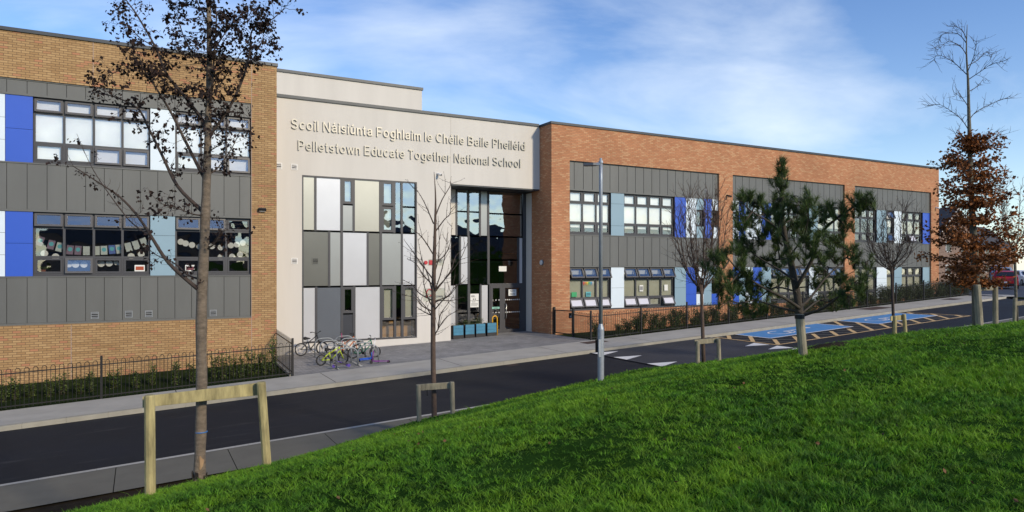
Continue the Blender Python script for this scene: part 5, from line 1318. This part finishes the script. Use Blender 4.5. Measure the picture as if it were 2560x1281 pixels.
for px, py, rad, dd in tuf:
    c = W(px, py, D4 + dd); Rm = rad * (D4 + dd) / F_PX
    near = min(limb_pts, key=lambda q: (q - c).length + .6 * max(0, q.z - c.z)); mid = near.lerp(c, .55) + Vector((0, 0, -.05))
    T.twig.tube([near, mid, c], [.012, .009, .005], 5)
    k = max(4, int(rad / 3.2))
    for _ in range(k):
        p = c + Vector((rnd.gauss(0, .42), rnd.gauss(0, .55), rnd.gauss(0, .38))) * Rm
        ax = (Vector((rnd.gauss(0, .5), rnd.gauss(0, .5), 1.1)) + (p - c) * 3).normalized(); Ls = rnd.uniform(.08, .16)
        q0 = p - ax * Ls
        T.twig.tube([c.lerp(mid, .25), q0, p + ax * .01], [.005, .005, .003], 4)
        for i in range(100):
            u = rnd.random(); b0 = q0.lerp(p, u); o = ax.orthogonal().normalized(); t = rnd.uniform(0, 6.283)
            d = (ax * rnd.uniform(.25, 1.0) + (o * math.cos(t) + ax.cross(o) * math.sin(t)) * rnd.uniform(.4, .9) + Vector((0, 0, .12))).normalized()
            L = rnd.uniform(.065, .12); e = d.orthogonal().normalized(); e = (e * math.cos(t * 3) + d.cross(e) * math.sin(t * 3)) * .0026
            nd.face([b0 - e, b0 + e, b0 + d * L])
T.wood.build('trunk', M['bark_pine'], t4, base4, smooth=True)
nd.build('needles', M['needles'], t4, base4)
b = MB(); base4s = on_lawn(2013, 8.75)
st = thing('tree_stake', 'stout round stake with a black rubber collar at the foot of the pine', 'tree support', base4s)
a = W(1999, 786, 8.75); MB().tube([base4s - Vector((0, 0, .3)), a - Vector((0, 0, .01)), a], [.056, .055, .048], 12).build('stake', M['timber_grey'], st, base4s)
MB().tube([W(1999, 797, 8.75), W(1999, 787, 8.75)], [.060, .060], 12).build('collar', M['black'], st, base4s)
mc = on_lawn(2075, 9.6)
b = MB()
def mcp(t, k):
    x, y = mc.x + .5 * k * math.cos(t) * (1 + .2 * math.sin(4 * t)), mc.y + .22 * k * math.sin(t) * (1 + .25 * math.cos(3 * t)); return (x, y, float(lawnZ(x, y)) + .055 - .045 * k ** 3)
ts = np.linspace(0, 6.283, 25)
for t0, t1_ in zip(ts, ts[1:]):
    for k0, k1 in ((.02, .4), (.4, .75), (.75, 1.0)): b.face([mcp(t0, k0), mcp(t0, k1), mcp(t1_, k1), mcp(t1_, k0)])
structure(b.build('bare_soil', M['soil']))

# rust-leaved beech
D5 = 14.0
base5 = on_lawn(2446, D5)
t5 = thing('beech_tree', 'tall tree with rust brown leaves below and a bare curved top', 'tree', base5)
T = Tree(91)
tp = [(2442, 822, .085), (2441, 760, .080), (2439, 700, .078), (2437, 640, .070), (2432, 560, .060), (2428, 480, .052), (2425, 400, .044), (2424, 340, .038), (2422, 280, .030), (2420, 200, .022), (2416, 130, .014), (2418, 62, .005)]
tw = smooth_path([W(x, y, D5) for x, y, r in tp], 3)
tr = [tp[i][2] * (1 - k / 3) + tp[i + 1][2] * k / 3 for i in range(len(tp) - 1) for k in range(3)] + [tp[-1][2]]
T.wood.tube(tw, tr, 10); T.wood.build('trunk', M['bark_grey'], t5, base5, smooth=True)
tops = [([(2424, 330), (2405, 300), (2380, 280), (2350, 262), (2325, 265)], 0), ([(2423, 300), (2440, 280), (2470, 265), (2500, 250), (2520, 247)], .3), ([(2422, 270), (2405, 245), (2385, 232)], -.4), ([(2421, 230), (2445, 215), (2460, 195)], .4), ([(2420, 190), (2400, 170), (2375, 150), (2345, 138), (2335, 150)], .2), ([(2420, 200), (2450, 180), (2480, 160), (2505, 155)], -.2), ([(2419, 165), (2445, 150), (2465, 130), (2480, 140)], .3), ([(2417, 140), (2400, 115), (2370, 105), (2345, 125)], -.3), ([(2417, 110), (2395, 85), (2360, 85), (2348, 98)], .2), ([(2424, 340), (2450, 345), (2480, 335), (2495, 338)], 0), ([(2419, 180), (2435, 140), (2440, 105)], -.3), ([(2417, 100), (2405, 75), (2390, 68)], .1), ([(2426, 360), (2400, 350), (2385, 330)], .3)]
for pl, dd in tops:
    n = len(pl); P3 = smooth_path([W(x, y, D5 + dd * 1.6 * i / (n - 1)) for i, (x, y) in enumerate(pl)], 3); m = len(P3)
    T.twig.tube(P3, [.0095 * (1 - .75 * k / (m - 1)) for k in range(m)], 5)
    for q in range(2, m):
        for _ in range(2):
            s2p = T.shoot(P3[q], T.side(P3[q] - P3[q - 1], R(40)), T.r.uniform(.12, .38), .0042, 4, .2, .08, sides=4)
            if T.r.random() < .7: T.shoot(s2p[2], T.side(P3[q] - P3[q - 1], R(50)), .15, .004, 3, .2, .05, sides=3)
rnd = random.Random(17); lf = MB()
lev = [(345, 40, 30), (365, 45, 40), (400, 75, 60), (430, 70, 70), (470, 95, 80), (505, 90, 70), (545, 80, 70), (580, 95, 90), (610, 110, 100), (640, 105, 100), (670, 95, 80), (700, 60, 40)]
for y, w, sc_ in lev:
    for i in range(int(4 + w / 18)):
        a = rnd.uniform(0, 6.283); L = (.45 + .55 * rnd.random()) * w * D5 / F_PX * 1.15
        p0 = W(2436 + rnd.uniform(-3, 3), y + 12, D5); d = Vector((math.cos(a), math.sin(a), .12))
        pts = T.shoot(p0, d, L, .012, 6, .10, .03, sides=5)
        for k in range(1, 7):
            for _ in range(3):
                d2 = T.side(d, R(50)); d2.z *= .4
                tw2 = T.shoot(pts[k], d2, rnd.uniform(.1, .3), .004, 3, .2, .03, sides=3)
                for q in tw2[1:]:
                    for _ in range(rnd.randint(1, 3)): leaf(lf, rnd, q + Vector((rnd.gauss(0, .035), rnd.gauss(0, .035), rnd.gauss(0, .02))), rnd.uniform(.045, .09), .33, .3)
for px, py, n_ in ((2510, 650, 70), (2535, 630, 120), (2490, 660, 40), (2545, 600, 60), (2480, 560, 30), (2360, 470, 70), (2375, 390, 60), (2500, 430, 20), (2530, 560, 60)):
    for _ in range(n_): leaf(lf, rnd, W(px + rnd.uniform(-26, 26), py + rnd.uniform(-14, 14), D5 + rnd.gauss(0, .3)), rnd.uniform(.05, .085), .33, .3)
T.twig.build('branches', M['bark_dark'], t5, base5, smooth=True)
lf.build('leaves', M['beech'], t5, base5)
guard('two round stakes joined by a rail in front of the rust leaved tree', [(2450, 712, 826, 13.6, .068, -8), (2489, 715, 830, 14.4, .052, -1)], [(2444, 714, 728, 13.8), (2488, 713, 726, 14.45)], 'timber_grey')

# ------------------------------------------------------------------ street lamp
base6 = W(1502, 1000, 15.5); base6.z = float(lawnZ(base6.x, base6.y))
lamp = thing('street_lamp', 'galvanised grey lamp post with a flat lantern facing left', 'street lamp', base6)
k = 15.5 / F_PX; ztop = W(1502, 408, 15.5).z - base6.z; zsh = W(1502, 820, 15.5).z - base6.z
MB().tube([(0, 0, -.2), (0, 0, zsh - .03), (0, 0, zsh + .09)], [.074, .074, .045], 16).build('base_column', M['lamp_grey'], lamp, smooth=False)
MB().tube([(0, 0, zsh + .09), (0, 0, ztop - .4), (0, 0, ztop)], [.043, .041, .040], 14).build('pole', M['lamp_grey'], lamp, smooth=True)
MB().tube([(0, 0, ztop), (0, 0, ztop + .05)], [.055, .05], 12).tube([(0, 0, ztop + .05), (0, 0, ztop + .11)], [.03, .028], 10).build('cap', M['lamp_grey'], lamp)
dl = -rgt * .95 + fwd * .2; dl.normalize()
b = MB(); q = Vector((0, 0, ztop - .02)); b.bar(q, q + dl * .10, .08, .06); b.build('bracket', M['lamp_grey'], lamp)
b = MB(); n_ = dl.cross(Vector((0, 0, 1)))
P_ = [q + dl * .09 + n_ * .07, q + dl * .16 + n_ * .11, q + dl * .36 + n_ * .10, q + dl * .40 + n_ * .03, q + dl * .40 - n_ * .03, q + dl * .36 - n_ * .10, q + dl * .16 - n_ * .11, q + dl * .09 - n_ * .07]
b.prism([p + Vector((0, 0, -.035)) for p in P_], (0, 0, .055)); b.build('lantern', mat('lantern_grey', (.09, .10, .12), .45, .3), lamp)
zb0 = W(1495, 892, 15.5).z - base6.z; zb1 = W(1495, 848, 15.5).z - base6.z
c = -fwd * .075 - rgt * .035
MB().bar(c + Vector((0, 0, zb0)), c + Vector((0, 0, zb1)), .07, .03).build('access_door', M['lamp_grey'], lamp)
c = -rgt * .09
MB().bar(c + Vector((0, 0, zb0 + .10)), c + Vector((0, 0, zb1)), .05, .05).build('socket_box', M['black'], lamp)

# ------------------------------------------------------------------ cycle racks, bicycles, scooters
def apz(X, Y):
    w = (Y - kerbY(X) - 2.3) / (29.8 - kerbY(X) - 2.3); return apron(X, max(0, min(1, w)))
rk = ['front', 'second', 'middle', 'fourth', 'rearmost']
for col, (xa, xb, cn) in enumerate(((6.0, 6.75, 'left'), (6.82, 7.57, 'right'))):
    for i in range(5):
        Y = 23.75 + .83 * i + .2 * col; z = apz(xa, Y) - .005; w = xb - xa; h = .68; r = .24
        o = thing('cycle_rack', 'galvanised cycle hoop, %s in the %s column of racks' % (rk[i], cn), 'cycle rack', (xa, Y, z), 0, 'cycle racks on the paved apron')
        pts = [(0, 0, 0), (0, 0, h - r)] + [(r - r * math.cos(t), 0, h - r + r * math.sin(t)) for t in np.linspace(.25, math.pi / 2, 5)] + [(w - r + r * math.sin(t), 0, h - r + r * math.cos(t)) for t in np.linspace(0, math.pi / 2 - .25, 5)] + [(w, 0, h - r), (w, 0, 0)]
        MB().tube(pts, .024, 8).build('hoop', M['galv'], o, smooth=True)
        MB().box(-.05, .05, -.41, .41, 0, .02).box(w - .05, w + .05, -.41, .41, 0, .02).build('ground_rail', M['galv'], o)
def bicycle(label, loc, rz, wr, wb, fcol, lean=0.0, steer=0.0, seat_h=.55, bar_h=.68, rim='rim_grey', roll_flat=False):
    o = thing('bicycle', label, 'bicycle', loc, rz); o.rotation_euler = (lean, 0, rz)
    rimm = M['steel_rim']; fm = mat(label[:18], fcol, .35, .1, var=.03)
    rear, front = Vector((-wb / 2, 0, wr)), Vector((wb / 2, 0, wr)); bb = Vector((-.06 * wb, 0, wr * .95)); st = Vector((-.17 * wb, 0, seat_h * .86)); hd = Vector((wb * .33, 0, bar_h * .72)); ht = Vector((wb * .29, 0, bar_h * .9))
    b = MB()
    for s_ in (-1, 1):
        b.tube([rear + Vector((0, .04 * s_, 0)), bb + Vector((0, .02 * s_, 0))], .011, 6); b.tube([rear + Vector((0, .04 * s_, 0)), st.lerp(bb, .15) + Vector((0, .015 * s_, 0))], .010, 6)
    b.tube([bb, st], .016, 7); b.tube([bb, hd], .021, 7); b.tube([st.lerp(bb, .2), ht], .018, 7); b.tube([hd - Vector((-.01, 0, .03)), ht + Vector((-.01, 0, .02))], .022, 8)
    b.build('frame', fm, o, smooth=True)
    b = MB()
    for s_ in (-1, 1): b.tube([front + Vector((0, .045 * s_, 0)), hd + Vector((-.005, .04 * s_, 0)), hd + Vector((-.01, 0, .02))], .013, 6)
    b.build('fork', fm, o, smooth=True)
    for c in (rear, front):
        w = MB().ring(c, (0, 1, 0), wr - .022, .022, 26, 8).build('wheel', M['rubber'], o, smooth=True)
        r2 = MB().ring(c, (0, 1, 0), wr - .052, .012, 26, 6); r2.tube([c - Vector((0, .04, 0)), c + Vector((0, .04, 0))], .02, 8)
        for i in range(14):
            t = 2 * math.pi * i / 14; r2.tube([c + Vector((0, .015 * (-1) ** i, 0)), c + Vector((math.cos(t), 0, math.sin(t))) * (wr - .055)], .0016, 3)
        r2.build('rim', rimm, w, smooth=True)
    s_ = Vector((st.x - .02, 0, seat_h))
    MB().tube([s_ + Vector((-.13, 0, .01)), s_ + Vector((-.07, 0, .02)), s_ + Vector((.02, 0, .01)), s_ + Vector((.13, 0, .0))], [.05, .068, .04, .018], 8).build('saddle', M['rubber'], o, smooth=True)
    MB().tube([st, s_], .012, 6).build('seat_post', M['galv'], o)
    g = Vector((ht.x - .01, 0, bar_h)); cs, sn = math.cos(steer), math.sin(steer)
    q = lambda x, y, z: g + Vector((x * cs - y * sn, x * sn + y * cs, z))
    MB().tube([ht, g], .014, 6).tube([q(-.07, -.28, .05), q(-.02, -.17, .05), q(.0, -.06, 0), q(.0, .06, 0), q(-.02, .17, .05), q(-.07, .28, .05)], .012, 6).tube([q(-.07, -.28, .05), q(-.035, -.2, .05)], .018, 6).tube([q(-.07, .28, .05), q(-.035, .2, .05)], .018, 6).build('handlebar', M['black'], o, smooth=True)
    b = MB().disc(bb - Vector((0, .05, 0)), (0, 1, 0), .055, 14, 0, .012)
    b.bar(bb - Vector((0, .06, 0)), bb + Vector((.08, -.07, -.10)), .015, .02); b.bar(bb + Vector((0, .04, 0)), bb + Vector((-.08, .07, .10)), .015, .02)
    b.box(bb.x + .05, bb.x + .12, -.16, -.08, bb.z - .115, bb.z - .09); b.box(bb.x - .12, bb.x - .05, .08, .16, bb.z + .09, bb.z + .115)
    b.build('crankset', M['black'], o)
    return o
M['steel_rim'] = mat('wheel_rim', (.15, .15, .155), .4, .6)
bicycle('black mountain bike leaning by the dark panels, left of the racks', (5.95, 27.35, apz(5.95, 27.35)), .10, .255, .84, (.012, .014, .018), R(-9), .5, .66, .86)
bicycle('lime yellow child\'s bike standing in the left racks', (6.05, 24.55, apz(6.05, 24.55)), .08, .20, .80, (.50, .62, .02), R(7), .3, .56, .70)
bicycle('orange child\'s bike among the rear racks', (7.15, 26.55, apz(7.15, 26.5)), -.35, .21, .76, (.50, .12, .02), R(-8), .3, .60, .78)
bicycle('dark bike with a green and black frame in the right racks', (7.45, 25.35, apz(7.4, 25.3)), -.12, .22, .82, (.02, .16, .09), R(8), -.3, .6, .76)
def scooter(label, loc, rz, deck, stem, lean=0.0, three=False, h=.72, L=.5, fold=0.0):
    o = thing('kick_scooter', label, 'scooter', loc, rz); o.rotation_euler = (lean, 0, rz)
    dm, sm = mat(label[:16] + ' deck', deck, .4), mat(label[:16] + ' stem', stem, .35, .2)
    MB().prism([(-L / 2, -.06, .07), (L * .28, -.055, .07), (L * .42, -.025, .10), (L * .42, .025, .10), (L * .28, .055, .07), (-L / 2, .06, .07)], (0, 0, .022)).build('deck', dm, o)
    p = Vector((L * .44, 0, .10)); d = Vector((-.14 - fold, 0, 1)).normalized(); top = p + d * h
    MB().tube([p - d * .04, p.lerp(top, .45)], .020, 8).build('steering_column', dm, o, smooth=True)
    MB().tube([p.lerp(top, .45), top], .014, 8).build('stem', sm, o, smooth=True)
    MB().tube([top + Vector((0, -.2, 0)), top + Vector((0, .2, 0))], .013, 6).build('handlebar', M['black'], o)
    r = .055
    for x, y in (((L * .5, .1), (L * .5, -.1), (-L / 2, 0)) if three else ((L * .5, 0), (-L / 2, 0))):
        MB().disc((x, y - .016, r), (0, 1, 0), r, 16, 0, .032).build('wheel', sm if three else M['rubber'], o)
    return o
scooter('purple kick scooter with a white stem at the right front of the racks', (7.55, 23.72, apz(7.5, 23.7)), 2.95, (.16, .02, .20), (.70, .70, .72), R(4), h=.82, L=.62)
scooter('blue kick scooter lying among the right racks', (7.25, 24.5, apz(7.2, 24.5) + .02), .1, (.02, .10, .50), (.03, .03, .035), R(22), h=.55)
o = scooter('purple wheeled three wheel scooter lying by the front hoop', (6.1, 23.55, apz(6.1, 23.5) + .05), .05, (.05, .045, .06), (.10, .06, .35), R(0), True, .42, .5, 3.0)
o = scooter('pink handled scooter leaning at the back of the racks', (6.85, 26.95, apz(6.9, 27)), -.5, (.30, .10, .03), (.45, .05, .18), R(-12), h=.75)

# ------------------------------------------------------------------ far end: cars, houses, bollards
def car(label, loc, rz, colr, roofc=None):
    o = thing('parked_car', label, 'car', loc, rz); bm = mat(label[:14] + ' paint', colr, .28, .1, var=.03)
    prof = [(-2.0, .30), (-2.02, .62), (-1.94, .92), (-1.80, 1.02), (-1.35, 1.40), (-1.0, 1.47), (.05, 1.46), (.35, 1.38), (.95, 1.00), (1.75, .86), (1.98, .66), (2.0, .32), (1.6, .22), (-1.6, .22)]
    secs = []
    for yf in (-1.0, -.93, -.55, 0, .55, .93, 1.0):
        row = []
        for x, z in prof:
            up = max(0, (z - .95) / .55); hw = .87 - .20 * up
            ins = 1.0 if abs(yf) < .95 else .985
            zz = z if abs(yf) < .95 else (z - .05 if z > .9 else z + .03)
            row.append((x * (1 - .05 * yf * yf), yf * hw, zz))
        secs.append(row)
    b = MB(); n = len(prof)
    for i in range(len(secs) - 1):
        for k in range(n):
            b.face([secs[i][k], secs[i][(k + 1) % n], secs[i + 1][(k + 1) % n], secs[i + 1][k]])
    b.face(secs[0][::-1]); b.face(secs[-1]); b.build('body', bm, o, smooth=False)
    gm = M['car_glass']
    def pane(nm, pts): MB().prism(pts, (0, 0, .004)).build(nm, gm, o)
    MB().face([(-1.835, -.62, 1.03), (-1.835, .62, 1.03), (-1.425, .54, 1.37), (-1.425, -.54, 1.37)]).build('rear_window', gm, o)
    MB().face([(.97, -.62, 1.03), (.46, -.56, 1.37), (.46, .56, 1.37), (.97, .62, 1.03)]).build('windscreen', gm, o)
    for s in (-1, 1): MB().face([(-1.55, s * .855, 1.02), (.75, s * .855, 1.02), (.25, s * .725, 1.37), (-1.2, s * .725, 1.38)]).build('side_window', gm, o)
    for s in (-1, 1):
        MB().box(-2.04, -1.93, s * .72 - .12, s * .72 + .12, .80, .97).build('tail_light', M['tail'], o)
        MB().box(1.90, 1.99, s * .66 - .14, s * .66 + .14, .64, .76).build('headlight', M['white_plastic'], o)
        for x in (-1.25, 1.28):
            w = MB().disc((x, s * .80, .31), (0, s, 0), .31, 18, 0, .09).build('wheel', M['rubber'], o)
            MB().disc((x, s * .892, .31), (0, s, 0), .19, 14, 0, .006).build('rim', M['galv'], w)
    pl = MB().box(-2.06, -2.035, -.26, .26, .48, .59).build('number_plate', M['white_plastic'], o)
    MB().box(-2.035, -2.0, -.75, .75, .30, .44).build('bumper', M['rubber'], o)
    return o
M['car_glass'] = mat('car_glass', (.02, .025, .03), .08, .0, var=.02); M['tail'] = mat('tail_light_red', (.30, .01, .01), .25)
hdg = math.atan2(ab(2512)[1], ab(2512)[0])
def carpos(px, py, d): p = W(px, py, d); return (p.x, p.y, p.z)
car('red hatchback parked with its rear to the camera', carpos(2513, 721, 57), hdg, (.42, .012, .02))
car('pale blue car parked just beyond the red hatchback', carpos(2506, 708, 64), hdg, (.32, .38, .46))
car('dark blue car furthest in the parked row, beyond the red hatchback', carpos(2499, 699, 71), hdg, (.05, .08, .14))
car('white car at the right edge of the picture, facing the camera', carpos(2566, 714, 66), hdg + math.pi + .35, (.72, .73, .75))
def house(label, x0, x1, y0, y1, zg, ze, zr, along='Y', m='brick_brown'):
    o = thing('brick_house', label, 'house', (x0, y0, zg)); q = Vector((x0, y0, zg))
    b = MB().box(x0, x1, y0, y1, zg - 1, ze)
    xm, ym = (x0 + x1) / 2, (y0 + y1) / 2
    if along == 'Y': b.face([(x0, y0 - .001, ze), (x1, y0 - .001, ze), (xm, y0 - .001, zr)]); b.face([(x0, y1, ze), (xm, y1, zr), (x1, y1, ze)])
    else: b.face([(x0, y0, ze), (x0, ym, zr), (x0, y1, ze)]); b.face([(x1, y0, ze), (x1, y1, ze), (x1, ym, zr)])
    b.build('wall', M[m], o, q)
    r = MB(); v = .25
    if along == 'Y':
        for s, xe in ((-1, x0 - .35), (1, x1 + .35)): r.prism([(xe, y0 - v, ze - .25), (xm, y0 - v, zr + .05), (xm, y0 - v, zr + .22), (xe, y0 - v, ze - .08)], (0, y1 - y0 + 2 * v, 0))
    else:
        for ye in (y0 - .35, y1 + .35): r.prism([(x0 - v, ye, ze - .25), (x0 - v, ym, zr + .05), (x0 - v, ym, zr + .22), (x0 - v, ye, ze - .08)], (x1 - x0 + 2 * v, 0, 0))
    r.build('roof', M['slate'], o, q)
    if along == 'Y':
        vb = MB(); yv = y0 - v - .02
        for xe in (x0 - .35, x1 + .35): vb.prism([(xe, yv, ze - .28), (xm, yv, zr - .02), (xm, yv, zr + .1), (xe, yv, ze - .12)], (0, -.02, 0))
        vb.build('verge', M['white_plastic'], o, q)
        for wx in (x0 + 1.2, x1 - 2.2):
            for wz in (zg + 1.0, zg + 3.5):
                f = MB(); framebox(f, wx, wx + 1.0, wz, wz + 1.15, y0 - .04, .07, .06); w = f.build('window', M['white_plastic'], o, q)
                MB().face([(wx, y0 - .012, wz), (wx + 1, y0 - .012, wz), (wx + 1, y0 - .012, wz + 1.15), (wx, y0 - .012, wz + 1.15)]).build('pane', M['car_glass'], w, q)
    else:
        for i in range(6):
            wx = x0 + (x1 - x0) * (i + .4) / 6
            for wz in (zg + 1.0, zg + 3.5):
                f = MB(); framebox(f, wx, wx + 1.2, wz, wz + 1.15, y0 - .04, .07, .06); w = f.build('window', M['white_plastic'], o, q)
                MB().face([(wx, y0 - .012, wz), (wx + 1.2, y0 - .012, wz), (wx + 1.2, y0 - .012, wz + 1.15), (wx, y0 - .012, wz + 1.15)]).build('pane', M['car_glass'], w, q)
    return o
M['slate'] = mat('slate_roof', (.045, .045, .05), .75, var=.2, scale=4, stretch=(1, 1, 3))
house('brown brick house with a gable and white verge beyond the school end', 74.6, 81.0, 42, 56, -1.95, 3.5, 6.3)
house('long brown brick terrace with a dark slate roof far behind the parked cars', 96, 128, 60, 69, -1.9, 3.0, 6.6, 'X')
# bin and bollard beyond the railings
p = carpos(2413, 718, 50)
bn = thing('wheelie_bin', 'dark wheeled bin standing beyond the end of the railings', 'bin', p)
MB().prism([(-.28, -.28, .05), (.28, -.28, .05), (.30, -.30, 1.0), (-.30, -.30, 1.0)], (0, .6, 0)).build('body', M['planter_dark'], bn); MB().prism([(-.32, -.34, 1.0), (.32, -.34, 1.0), (.32, .34, 1.08), (-.32, .34, 1.08)], (0, 0, .05)).build('lid', M['planter_dark'], bn)
MB().disc((-.32, .26, .1), (1, 0, 0), .1, 12, 0, .05).disc((.27, .26, .1), (1, 0, 0), .1, 12, 0, .05).build('wheel', M['rubber'], bn)
shrub_mesh(99, 1.3, .8, 700, M['shrub'], 'bush', 'yellow green bush beside the parked cars behind the tree rail', 'bush', None, carpos(2466, 722, 52))
for i, (px, d) in enumerate(((2355, 46), (2372, 47), (2388, 48), (2402, 49), (2420, 50))):
    shrub_mesh(120 + i, 1.1, .6, 420, M['shrub_dark'], 'bush', 'dark low bush in the bed beyond the end of the right wing', 'bush', 'bushes beyond the right wing', carpos(px, 749, d))

# houses across the green behind the camera: what the ground-floor glass reflects
for i, (x0, x1) in enumerate(((-34, -14), (-9, 11), (16, 36), (41, 61))):
    house(('pale rendered terrace across the green, furthest left', 'brick terrace across the green, opposite the ochre wing', 'brick terrace across the green, opposite the entrance', 'brick terrace across the green, opposite the right wing')[i], x0, x1, -46, -37, -2.5, 2.9, 6.3, 'X')

# a few fallen leaves on the lawn, too many and too small to count
rnd = random.Random(31); b = MB()
for _ in range(170):
    d = 3 + 15 * rnd.random() ** 1.3; t = rnd.uniform(-.8, .8); X, Y = d * (FX + FY * t), d * (FY - FX * t)
    if Y - .042 * X > 13.2: continue
    leaf(b, rnd, Vector((X, Y, float(lawnZ(X, Y)) + .05)), rnd.uniform(.018, .036), .38)
o = b.build('fallen_leaves', mat('dead_leaf', (.11, .055, .025), .9, isl=.5)); o['kind'] = 'stuff'; o['label'] = 'scattered small brown fallen leaves on the lawn'
